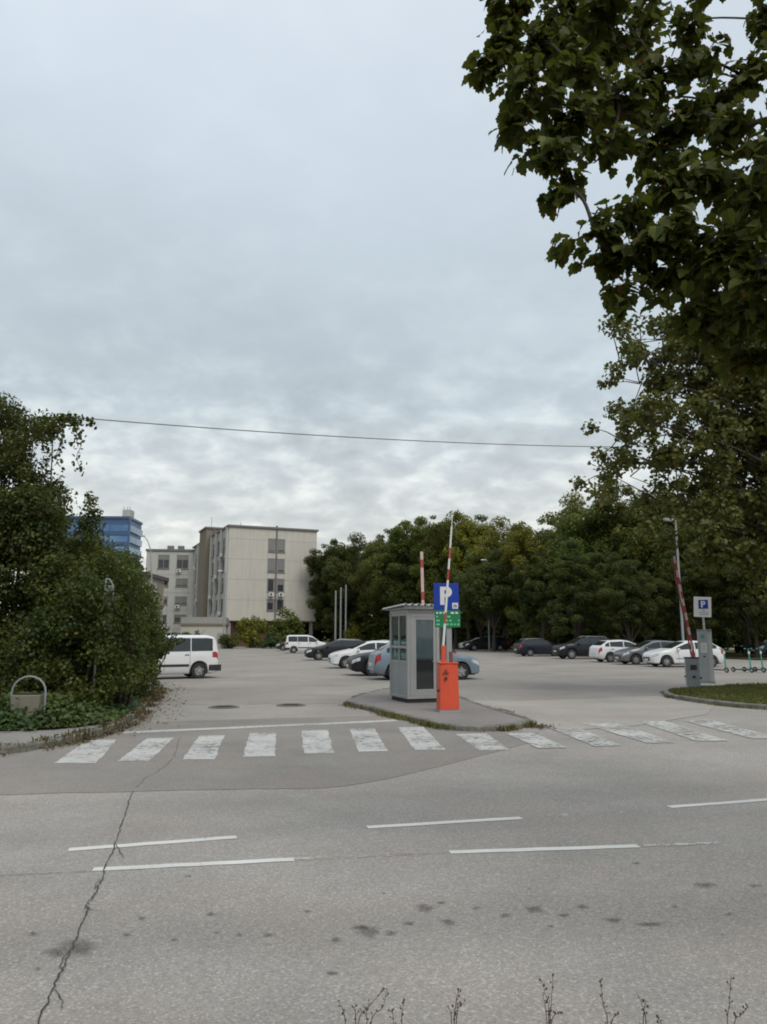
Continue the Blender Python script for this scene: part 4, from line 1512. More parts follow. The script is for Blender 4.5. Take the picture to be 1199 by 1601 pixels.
def main_block():
    W, H, D = 15.0, 19.2, 34.0
    ang = math.atan2(6.0, 13.7)
    r = thing('office_block', 'five storey pale concrete block with brown stair tower', 'building', (-25.1, 120.0, 0.0), ang)
    f = Facade(r)
    # core volumes
    MB().bx(0.15, W - 0.15, 0.15, D - 0.15, 4.0, H).build('core', M['core'], r)
    MB().bx(1.6, W - 1.4, 1.8, D - 1, 0, 4.0).build('ground_floor', M['redwall'], r)
    for x in (0.6, 5.0, 10.0, W - 0.6):
        MB().box((x, 0.7, 2.0), (0.5, 0.5, 4.0)).build('column', M['greywall'], r)
    MB().bx(-0.25, W + 0.25, -0.25, D, H, H + 0.35).build('roof', M['coping'], r, bevel=0.03)
    rows = [4.2 + 3.3 * k for k in range(5)]
    cut = [4.1, 7.45, 10.75, 14.05, 17.35]
    lev = [4.1, 7.4, 10.7, 14.0, 17.3, H]
    wins = [(5.75, 7.6), (8.8, 11.0), (12.05, 14.3), (15.4, 17.6)]
    for k in range(5):
        z0, z1 = lev[k] + 0.012, lev[k + 1] - 0.012
        for a, b in ((0.0, 3.5), (3.508, 6.525), (9.455, 12.2), (12.208, W)):
            f.box('facade_panel', a, b, z0, z1, 0.0, 0.15, M['concrete'])
    # panels above, between and below the paired windows
    zs = [4.12] + [z for w in wins for z in w] + [H - 0.02]
    for i in range(0, len(zs), 2):
        f.box('facade_panel', 6.54, 9.44, zs[i] + 0.0, zs[i + 1], 0.0, 0.15, M['concrete'])
    for i, (z0, z1) in enumerate(wins):
        f2 = Facade(r, 0, (0, 0.14, 0))
        f2.window(6.6, 7.72, z0 + 0.03, z1 - 0.03, 0, 0.0 if i == 1 else 0.9 if i > 1 else 0.3, i == 1)
        f2.window(8.25, 9.4, z0 + 0.03, z1 - 0.03, 0, 0.45 if i == 1 else 0.85 if i > 1 else 0.0, i == 1)
    MB().bx(7.84, 8.12, -0.10, 0.12, 4.2, H + 0.6).build('downpipe', M['coping'], r)
    # long side towards the left
    s = Facade(r, -PI / 2, (0, 0, 0))  # local x runs away from the gable along +y, outward is -x
    for b in range(7):
        x0 = -(1.2 + b * 4.4) - 3.4
        x1 = -(1.2 + b * 4.4)
        for i, (z0, z1) in enumerate(wins):
            sf = Facade(r, -PI / 2, (0.14, 0, 0))
            sf.window(x0, x1, z0, z1 + 0.1, 1, [0, 0.4, 0.2, 0.6][(i + b) % 4], (i + b) % 3 == 0)
            f_z = [4.1] + [w[1] + 0.1 for w in wins]
            s.box('facade_panel', x0 - 0.0, x1 + 0.0, f_z[i] + 0.01, z0 - 0.01, -0.0, 0.15, M['concrete2'])
        s.box('facade_panel', x0, x1, 17.72, H - 0.02, 0.0, 0.15, M['concrete2'])
        s.box('pilaster', x1 + 0.02, x1 + 0.98, 4.1, H - 0.02, -0.35, 0.15, M['concrete2'])
    # stair tower
    MB().bx(-0.9, 3.4, 15.5, 22.0, 0, 20.9).build('stair_tower', M['brown'], r)
    MB().bx(-1.1, 3.6, 15.3, 22.2, 20.9, 21.2).build('tower_coping', M['coping'], r)
    MB().tube([(0.5, 15.3, 4), (0.5, 15.3, 20.9)], 0.12, 6).build('downpipe', M['coping'], r)
    for x, y, h in ((0.3, 17, 2.2), (3.2, 6.0, 1.7)):
        a = MB().tube([(x, y, H if y < 10 else 21.1), (x, y, (H if y < 10 else 21.1) + h)], 0.05, 5)
        a.build('roof_mast', M['greypole'], r)
    return r


main_block()


def mid_block():
    r = thing('apartment_block', 'lower pale block behind, left of the brown stair tower', 'building', (-47.9, 150.0, 0.0), 0.10)
    W, H = 17.0, 18.6
    f = Facade(r)
    MB().bx(0.1, W - 0.1, 0.15, 14, 0, H).build('core', M['core'], r)
    MB().bx(-0.2, W + 0.2, -0.2, 14.2, H, H + 0.4).build('roof', M['coping'], r)
    lev = [0, 3.0, 6.6, 10.2, 13.8, H]
    cols = [(2.3, 4.6), (6.0, 8.4), (12.0, 14.6)]
    f2 = Facade(r, 0, (0, 0.14, 0))
    rs = random.Random(3)
    for k in range(5):
        z0, z1 = lev[k] + 0.02, lev[k + 1] - 0.02
        w0, w1 = z0 + 1.25, z1 - 0.75
        xs_ = [0.0] + [c for w in cols for c in w] + [W]
        for i in range(0, len(xs_), 2):
            f.box('facade_panel', xs_[i], xs_[i + 1], z0, z1, 0.0, 0.15, M['concrete2'])
        for i, (a, b) in enumerate(cols):
            f.box('facade_panel', a + 0.02, b - 0.02, z0, w0 - 0.02, 0.0, 0.15, M['concrete2'])
            f.box('facade_panel', a + 0.02, b - 0.02, w1 + 0.02, z1, 0.0, 0.15, M['concrete2'])
            f2.window(a + 0.03, b - 0.03, w0, w1, 1, rs.choice([0, 0.35, 0.8]), (i, k) in ((1, 4), (2, 4), (2, 3), (1, 2)))
    for x in (4.2, 6.3):
        MB().box((x, 3, H + 0.9), (1.2, 1.2, 1.0)).build('roof_vent', M['coping'], r)


mid_block()


def glass_tower():
    r = thing('glass_tower', 'distant blue glass office tower rising behind the hedge', 'building', (-119.0, 250.0, 0.0), 0.03)
    W, H, D = 32.5, 41.0, 15.0
    MB().bx(0.3, W - 0.3, 0.3, D, 0, H).build('core', M['bluespandrel'], r)
    k = 0
    z = 2.0
    while z < H - 3.0:
        for j in range(5):
            a, b = j * W / 5 + 0.08, (j + 1) * W / 5 - 0.08
            p = MB().bx(a, b, 0.0, 0.28, z + 1.35, z + 3.55).build('glass_panel', M['bluepane'], r)
        for j in range(2):
            MB().bx(W - 0.02, W + 0.25, 0.4 + j * 7.3, 7.5 + j * 7.3, z + 1.35, z + 3.55).build('glass_panel', M['bluepane'], r)
        MB().bx(0, W, -0.12, 0.28, z, z + 1.25).build('spandrel', M['bluespandrel'], r)
        z += 3.7
    MB().bx(-0.1, W + 0.1, -0.1, D + 0.1, H, H + 0.8).build('parapet', M['bluespandrel'], r)
    MB().bx(W - 3.2, W - 0.4, 2, 6, H + 0.8, H + 3.4).build('lift_house', M['core'], r)
    for x in (W - 2.8, W - 1.6, W - 0.8):
        MB().tube([(x, 2.2, H + 3.3), (x, 2.2, H + 4.4)], 0.1, 5).build('antenna', M['greypole'], r)
    MB().bx(W - 0.30, W + 0.32, -0.15, 0.38, 0, H).build('corner_fin', M['bluespandrel'], r)


glass_tower()


def low_house():
    r = thing('low_building', 'grey low building with sloping dark roof half hidden by the hedge', 'building', (-35.5, 92.0, 0.0), 0.35)
    W, D = 8.2, 12.0
    zl, zr = 10.6, 8.6
    mb = MB()
    mb.add([(0, 0, 0), (W, 0, 0), (W, 0, zr), (0, 0, zl), (0, D, 0), (W, D, 0), (W, D, zr), (0, D, zl)],
           [(0, 1, 2, 3), (1, 5, 6, 2), (5, 4, 7, 6), (4, 0, 3, 7), (3, 2, 6, 7), (0, 4, 5, 1)])
    mb.build('wall', M['greywall'], r)
    k = (zr - zl) / W
    MB().add([(-0.4, -0.5, zl - 0.4 * k + 0.01), (W + 0.5, -0.5, zr + 0.5 * k + 0.01), (W + 0.5, D + .4, zr + 0.5 * k + 0.01), (-0.4, D + .4, zl - 0.4 * k + 0.01),
              (-0.4, -0.5, zl - 0.4 * k + 0.45), (W + 0.5, -0.5, zr + 0.5 * k + 0.45), (W + 0.5, D + .4, zr + 0.5 * k + 0.45), (-0.4, D + .4, zl - 0.4 * k + 0.45)],
             [(3, 2, 1, 0), (4, 5, 6, 7), (0, 1, 5, 4), (1, 2, 6, 5), (2, 3, 7, 6), (3, 0, 4, 7)]).build('roof', M['roofdark'], r)
    f = Facade(r)
    for z in (2.0, 5.2):
        for x in (1.6, 3.6, 5.8):
            f.window(x, x + 1.1, z, z + 1.9, 0, 0.3 if x > 2 else 0)
    MB().bx(W - 0.9, W - 0.1, -0.12, 0.05, 0.0, 8.3).build('corner_panel', M['brown'], r)


low_house()


def annex():
    r = thing('annex', 'small cream flat roofed annex left of the big block', 'building', (-27.8, 103.5, 0.0), 0.15)
    W, D, H = 6.0, 7.0, 3.1
    MB().bx(0, W, 0, D, 0, H).build('wall', M['annex'], r)
    MB().bx(-0.15, W + 0.15, -0.15, D + .15, H + 0.003, H + 0.28).build('fascia', M['brown'], r)
    MB().bx(-0.05, W + 0.05, -0.05, D, H + 0.285, H + 1.15).build('parapet', M['greywall'], r)
    f = Facade(r)
    f.window(1.4, 2.4, 0.9, 1.7, 0)
    f.window(3.2, 4.2, 0.9, 1.7, 0)
    MB().bx(4.9, 5.7, -0.04, 0.02, 0.02, 2.1).build('door', M['greywall'], r)


annex()
# pale low buildings glimpsed under the trees on the right
for lab, px, Y, w, h in (('pale low building glimpsed under the trees behind the scooters', 1150, 92, 6.0, 2.9), ('pale kiosk glimpsed between tree trunks above the white hatchback', 955, 98, 5.5, 3.6)):
    p = at(px, 990, Y)
    r = thing('low_pavilion', lab, 'building', (p.x - w / 2, Y, 0), 0.1)
    MB().bx(0, w, 0, 4, 0, h).build('wall', M['annex'], r)
    MB().bx(-0.3, w + 0.3, -0.3, 4.3, h + 0.003, h + 0.3).build('roof', M['roofdark'], r)
    f = Facade(r)
    f.window(0.8, 2.0, 1.0, 2.2, 0)
    MB().bx(w - 2.0, w - 1.0, -0.05, 0.02, 0.02, 2.1).build('door', M['redwall'], r)


# ------------------------------------------------------------------ cars
CARS = {
    # knots front to rear: x, top, belt, plan, bottom ; windscreen, rear glass as knot ranges ; side glass x ranges
    'hatch': dict(L=4.28, W=1.80, wb=(1.32, -1.29), wr=0.315, kn=[
        (2.14, .60, .56, .60, .34), (2.10, .70, .64, .78, .24), (1.92, .82, .74, .91, .20), (1.55, .92, .83, .97, .19), (1.02, 1.02, .92, 1.0, .19), (0.10, 1.43, .96, 1.0, .19),
        (-0.35, 1.49, .97, 1.0, .19), (-1.35, 1.43, 1.0, .985, .19), (-1.90, 1.08, 1.0, .93, .22), (-2.05, .98, .90, .89, .28), (-2.13, .60, .56, .80, .36)],
        ws=(4, 5), rw=(7, 8), side=[(0.72, -0.30), (-0.37, -1.28), (-1.34, -1.62)]),
    'wagon': dict(L=4.70, W=1.80, wb=(1.42, -1.32), wr=0.32, kn=[
        (2.35, .60, .56, .62, .34), (2.31, .70, .64, .80, .24), (2.10, .82, .74, .92, .20), (1.65, .92, .83, .97, .19), (1.10, 1.00, .91, 1.0, .19), (0.20, 1.41, .95, 1.0, .19),
        (-0.30, 1.47, .96, 1.0, .19), (-1.75, 1.42, 1.0, .985, .19), (-2.18, 1.08, 1.0, .94, .22), (-2.28, .98, .90, .90, .28), (-2.34, .60, .56, .82, .36)],
        ws=(4, 5), rw=(7, 8), side=[(0.85, -0.22), (-0.29, -1.15), (-1.22, -1.95)]),
    'suv': dict(L=4.62, W=1.86, wb=(1.36, -1.32), wr=0.37, kn=[
        (2.31, .78, .72, .66, .42), (2.28, .92, .82, .82, .32), (2.08, 1.04, .92, .94, .27), (1.60, 1.12, 1.01, .98, .26), (1.05, 1.18, 1.07, 1.0, .26), (0.35, 1.60, 1.10, 1.0, .26),
        (-0.20, 1.68, 1.11, 1.0, .26), (-1.70, 1.62, 1.14, .985, .26), (-2.12, 1.18, 1.12, .94, .30), (-2.24, 1.05, 1.0, .90, .36), (-2.30, .70, .66, .84, .44)],
        ws=(4, 5), rw=(7, 8), side=[(0.85, -0.12), (-0.20, -1.10), (-1.18, -1.82)]),
    'van': dict(L=4.38, W=1.82, wb=(1.36, -1.37), wr=0.325, kn=[
        (2.19, .68, .62, .62, .36), (2.15, .80, .72, .80, .26), (1.98, .95, .85, .92, .22), (1.62, 1.08, .96, .97, .21), (1.22, 1.17, 1.04, 1.0, .21), (0.52, 1.68, 1.07, 1.0, .21),
        (0.05, 1.80, 1.08, 1.0, .21), (-1.75, 1.80, 1.10, .99, .21), (-2.06, 1.72, 1.11, .97, .22), (-2.15, 1.12, 1.06, .95, .28), (-2.19, .62, .60, .90, .36)],
        ws=(4, 5), rw=(8, 9), side=[(1.0, 0.12), (0.03, -0.98), (-1.02, -1.92)], tumble=0.13),
}
WHEEL = {}


def wheel_meshes(r):
    if r in WHEEL:
        return WHEEL[r]
    t_ = MB().lathe([(r * 0.62, -0.095), (r * 0.94, -0.10), (r, -0.07), (r, 0.07), (r * 0.94, 0.10), (r * 0.62, 0.095)], (0, 0, 0), 'Y', 22)
    tm = t_.mesh('tyre', 35)
    tm.materials.append(M['rubber'])
    w = MB().lathe([(0.0, 0.03), (r * 0.5, 0.03), (r * 0.5, -0.06), (r * 0.0, -0.06)], (0, 0, 0), 'Y', 18)
    w.lathe([(r * 0.60, 0.085), (r * 0.66, 0.085), (r * 0.66, -0.085), (r * 0.56, -0.085), (r * 0.60, 0.085)], (0, 0, 0), 'Y', 22)
    for k in range(5):
        a = 2 * PI * k / 5 + 0.3
        R = Matrix.Rotation(-a, 3, 'Y')
        k0 = len(w.v)
        for s in (-1, 1):
            w.box((0, 0, 0), (r * 0.50, 0.03, r * 0.11), rot=R @ Matrix.Rotation(s * 0.22, 3, 'Y'))
            for i in range(len(w.v) - 8, len(w.v)):
                w.v[i] = tuple(Vector(w.v[i]) + R @ Vector((r * 0.38, 0.065, 0)))
    w.lathe([(0.0, 0.085), (r * 0.17, 0.08), (r * 0.19, 0.03)], (0, 0, 0), 'Y', 12)
    rm = w.mesh('rim', 35)
    rm.materials.append(M['rim'])
    WHEEL[r] = (tm, rm)
    return WHEEL[r]


def car_kit(kind):
    sp = CARS[kind]
    kn, W = sp['kn'], sp['W'] / 2
    tum = sp.get('tumble', 0.26)
    # dense stations
    U = []
    for i in range(len(kn) - 1):
        m_ = max(4, int(abs(kn[i][0] - kn[i + 1][0]) / 0.055))
        U += [i + k / m_ for k in range(m_)]
    U.append(len(kn) - 1)
    A = np.array(kn)
    st = np.array([[np.interp(u, range(len(kn)), A[:, c]) for c in range(5)] for u in U])
    sm = st.copy()
    for _ in range(2):
        sm[1:-1] = (sm[:-2] + 2 * sm[1:-1] + sm[2:]) / 4
    st = sm
    U = np.array(U)

    def sec(u):
        x, top, belt, plan, zb = [np.interp(u, U, st[:, c]) for c in range(5)]
        for xw in sp['wb']:
            R = sp['wr'] + 0.055
            d = abs(x - xw)
            if d < R:
                zb = max(zb, sp['wr'] + math.sqrt(R * R - d * d))
        w = W * plan
        belt = max(belt, zb + 0.05)
        dz = max(0.02, top - belt)
        y5 = w * 0.972 - tum * dz * 0.86 - 0.01
        y6 = y5 - min(0.13, 0.10 + 0.1 * dz)
        p = [(0.0, zb), (w * 0.90, zb), (w * 0.985, zb + 0.10 * (belt - zb)), (w, zb + 0.52 * (belt - zb)), (w * 0.992, zb + 0.80 * (belt - zb)), (w * 0.972, belt),
             (y5, belt + dz * 0.86), (y6, belt + dz * 0.965), (y6 * 0.6, belt + dz * 0.99), (0.0, belt + dz)]
        return x, p

    rows = []
    for u in U:
        x, p = sec(u)
        rows.append([(x, y, z) for y, z in p] + [(x, -y, z) for y, z in p[-2:0:-1]])
    n = len(rows[0])
    vs = [q for r in rows for q in r]
    fs = []
    for i in range(len(rows) - 1):
        for j in range(n):
            fs.append((i * n + j, i * n + (j + 1) % n, (i + 1) * n + (j + 1) % n, (i + 1) * n + j))
    fs.append(tuple(range(n))[::-1])
    fs.append(tuple((len(rows) - 1) * n + j for j in range(n)))
    body = MB().add(vs, fs)
    bm_ = body.mesh('body', 42)
    bmx = bmesh.new()
    bmx.from_mesh(bm_)
    bmesh.ops.recalc_face_normals(bmx, faces=bmx.faces)
    bmx.to_mesh(bm_)
    bmx.free()
    X = st[:, 0]

    def u_of(x):
        return float(np.interp(-x, -X, U))

    kit = dict(body=bm_, parts=[])

    def add(name, mb, mat):
        me = mb.mesh(name, 40)
        me.materials.append(mat)
        kit['parts'].append((name, me))

    def sidepoint(x, z, s, out):
        x_, p = sec(u_of(x))
        ys, zs_ = [q[0] for q in p[2:7]], [q[1] for q in p[2:7]]
        return (x_, s * (float(np.interp(z, zs_, ys)) + out), z)

    def sidepatch(x0, x1, lo, hi, s, out, nx=10, nz=3):
        P = []
        for i in range(nx + 1):
            x = x0 + (x1 - x0) * i / nx
            a, b = lo(x), hi(x)
            b = max(b, a + 0.015)
            P.append([sidepoint(x, a + (b - a) * k / nz, s, out) for k in range(nz + 1)])
        return MB().grid(P, flip=(s < 0))

    bt = lambda x: sec(u_of(x))[1][5][1]
    tp = lambda x: sec(u_of(x))[1][6][1]
    for s in (1, -1):
        for x0, x1 in sp['side']:
            add('side_window', sidepatch(x0, x1, lambda x: bt(x) + 0.035, lambda x: tp(x) - 0.035, s, 0.007), M['carglass'])

    def toppatch(k0, k1, f0, f1, out, frac=0.97):
        P = []
        for i in range(9):
            u = k0 + (k1 - k0) * (f0 + (f1 - f0) * i / 8)
            x, p = sec(u)
            x2, p2 = sec(min(u + 0.05, U[-1]))
            x1_, p1 = sec(max(u - 0.05, 0))
            t_ = Vector((x2 - x1_, 0, p2[-1][1] - p1[-1][1])).normalized()
            nrm = Vector((t_.z, 0, -t_.x))
            if nrm.z < 0:
                nrm = -nrm
            ym = p[7][0] * frac
            row = []
            for q in (-1, -0.6, -0.3, 0, 0.3, 0.6, 1):
                y = ym * q
                z = float(np.interp(abs(y), [p[9][0], p[8][0], p[7][0]], [p[9][1], p[8][1], p[7][1]]))
                row.append(tuple(Vector((x, y, z)) + nrm * out))
            P.append(row)
        return MB().grid(P)

    add('windscreen', toppatch(sp['ws'][0], sp['ws'][1], 0.06, 0.95, 0.008), M['carglass'])
    add('rear_window', toppatch(sp['rw'][0], sp['rw'][1], 0.10, 0.92, 0.008), M['carglass'])
    L0, L1 = kn[0][0], kn[-1][0]
    for s in (1, -1):
        add('headlight', sidepatch(L0 - 0.035, L0 - 0.40, lambda x: bt(x) - 0.13, lambda x: bt(x) + 0.01, s, 0.006, 8, 2), M['lampclear'])
        hi_ = 0.02 if kind != 'van' else 0.0
        add('tail_light', sidepatch(L1 + 0.04, L1 + 0.28, lambda x: bt(x) - 0.24, lambda x: bt(x) - 0.01 + hi_, s, 0.007, 6, 2), M['lampred'])
        mx, mz = sp['side'][0][0] - 0.05, bt(sp['side'][0][0]) + 0.06
        mm = MB()
        mm.lathe([(0.0, -0.09), (0.06, -0.07), (0.085, 0.0), (0.06, 0.06), (0.0, 0.07)], (mx, s * (W + 0.10), mz), 'X', 10)
        mm.box((mx, s * (W + 0.0), mz - 0.03), (0.05, 0.14, 0.03))
        add('mirror', mm, None)
        for x0, x1 in sp['side'][:2]:
            x = x1 + 0.14
            p = sidepoint(x, bt(x) - 0.11, s, 0.012)
            add('door_handle', MB().box(p, (0.17, 0.03, 0.028)), M['black'])
        # shut lines of the doors
        for x in (sp['side'][0][0] - 0.08, sp['side'][0][1] - 0.035, sp['side'][1][1] + 0.02):
            add('door_seam', sidepatch(x, x - 0.012, lambda x: 0.30, lambda x: bt(x) + 0.02, s, 0.004, 1, 6), M['black'])
    nz0 = kn[0][1]
    add('grille', MB().box((L0 - 0.01, 0, nz0 - 0.10), (0.06, W * 0.95, 0.10)), M['black'])
    add('air_intake', MB().box((L0 + 0.0, 0, kn[0][4] + 0.05), (0.05, W * 1.0, 0.10)), M['black'])
    add('number_plate', MB().box((L0 + 0.025, 0, nz0 - 0.19), (0.02, 0.50, 0.105)), M['plate'])
    add('number_plate', MB().box((L1 - 0.012, 0, kn[-1][1] - 0.03), (0.03, 0.50, 0.11)), M['plate'])
    add('underbody', MB().bx(L1 + 0.25, L0 - 0.25, -W * 0.78, W * 0.78, kn[4][4] - 0.02, kn[4][4] + 0.42), M['black'])
    if kind in ('van',):
        for s in (1, -1):
            add('rubbing_strip', sidepatch(0.92, -0.93, lambda x: 0.50, lambda x: 0.60, s, 0.014, 6, 1), M['black'])
        add('rear_bumper', MB().box((L1 - 0.01, 0, 0.43), (0.20, W * 1.94, 0.26)), M['black'])
        for s in (1, -1):
            add('corner_bumper', sidepatch(L1 + 0.03, L1 + 0.42, lambda x: 0.32, lambda x: 0.56, s, 0.012, 6, 2), M['black'])
    if kind in ('hatch',):
        for s in (1, -1):
            add('rubbing_strip', sidepatch(0.80, -0.85, lambda x: 0.46, lambda x: 0.51, s, 0.010, 6, 1), M['cabinetdark'])
    if kind in ('suv', 'wagon'):
        for s in (1, -1):
            P = []
            for i in range(9):
                x = kn[6][0] + 0.25 + (kn[7][0] + 0.1 - kn[6][0] - 0.25) * i / 8
                q = sec(u_of(x))[1]
                P.append((x, s * q[7][0], q[7][1] + (0.05 if 0 < i < 8 else 0.0)))
            add('roof_rail', MB().tube(P, 0.018, 5), M['steel'])
    add('antenna', MB().tube([(kn[7][0] + 0.15, 0, kn[7][1]), (kn[7][0] - 0.05, 0, kn[7][1] + 0.22)], 0.008, 4), M['black'])
    return kit


KITS = {k: car_kit(k) for k in CARS}


def car(name, label, cat, kind, paint_, nose, facing, rims=True, group='cars in the car park', scale=1.0):
    """nose: ground point under the nose, facing: heading in degrees (0 = +x)"""
    a = math.radians(facing)
    L = CARS[kind]['L'] * scale
    c = Vector((nose[0] - math.cos(a) * L / 2, nose[1] - math.sin(a) * L / 2, 0.008))
    r = thing(name, label, cat, c, a, group)
    kit, sp = KITS[kind], CARS[kind]
    bme = kit['body'].copy()
    link('body', bme, CP[paint_], r, scale=scale)
    for nm, me in kit['parts']:
        if not me.materials or me.materials[0] is None:
            m2 = me.copy()
            m2.materials.clear()
            link(nm, m2, CP[paint_], r, scale=scale)
        else:
            link(nm, me, None, r, scale=scale)
    tm, rm = wheel_meshes(sp['wr'])
    for xw in sp['wb']:
        for s in (1, -1):
            w = link('wheel', tm, None, r, (xw * scale, s * (sp['W'] / 2 - 0.115) * scale, sp['wr'] * scale), scale=scale)
            if s < 0:
                w.rotation_euler = (0, 0, PI)
            link('rim', rm, None, w)
    return r


def rear(pt, facing, kind, scale=1.0):
    a = math.radians(facing)
    L = CARS[kind]['L'] * scale
    return (pt[0] + math.cos(a) * L, pt[1] + math.sin(a) * L)


F_L, F_R = 191, 11   # headings of cars parked nose-left and nose-right
# right hand row
car('parked_car', 'white hatchback parked nose-left behind the grey barrier cabinet', 'car', 'hatch', 'white', (15.15, 43.7), 183)
car('parked_car', 'grey saloon parked between the two white hatchbacks', 'car', 'hatch', 'grey', (14.55, 47.2), 186)
car('parked_car', 'white hatchback parked tail-out between the grey car and black off-roader', 'car', 'hatch', 'white', rear((14.1, 51.0), 8, 'hatch'), 8)
car('parked_car', 'black off-road car with roof rails parked nose-left in the right row', 'car', 'suv', 'black', (13.1, 57.8), 190)
car('parked_car', 'black estate car parked tail-out at the far left of the right row', 'car', 'wagon', 'blueblack', rear((11.35, 65.2), 10, 'wagon'), 10)
# middle row, receding behind the booth
car('parked_car', 'pale blue hatchback partly hidden behind the booth', 'car', 'hatch', 'iceblue', rear((-0.55, 31.3), 10, 'hatch', 1.05), 10, scale=1.05)
car('parked_car', 'black car nose just left of the pale blue hatchback', 'car', 'wagon', 'black', (-1.6, 34.4), F_L, scale=1.05)
car('parked_car', 'white hatchback parked nose-left beyond the black car by the booth', 'car', 'hatch', 'white', (-3.0, 42.0), F_L)
car('parked_car', 'silver hatchback showing only its roof over the white one', 'car', 'hatch', 'silver', (-2.5, 48.6), F_L)
car('parked_car', 'black estate car parked nose-left in the middle row', 'car', 'wagon', 'black', (-5.7, 55.0), F_L)
car('parked_car', 'silver-white car seen over the bonnet of the black estate', 'car', 'hatch', 'silver', (-5.9, 63.0), F_L)
car('parked_van', 'white high-roofed van at the far end of the middle row', 'van', 'van', 'white', rear((-9.95, 76.5), F_R, 'van'), F_R)
car('parked_car', 'dark silver car nose at the very end of the middle row', 'car', 'hatch', 'dark', (-12.6, 88.5), F_L)
car('parked_car', 'black estate car standing alone beyond the booth sign', 'car', 'wagon', 'black', (9.3, 88.0), 187, scale=1.12)
car('parked_car', 'white car half hidden behind the far black estate', 'car', 'hatch', 'white', (9.6, 96.0), 187)
car('parked_car', 'dark car with grey roof beyond the scooters at the right edge', 'car', 'suv', 'dark', (30.0, 61.5), 186)
# the van by the hedge
car('parked_van', 'white passenger van half hidden by the left hedge', 'van', 'van', 'white', (-11.27, 30.95), 208)


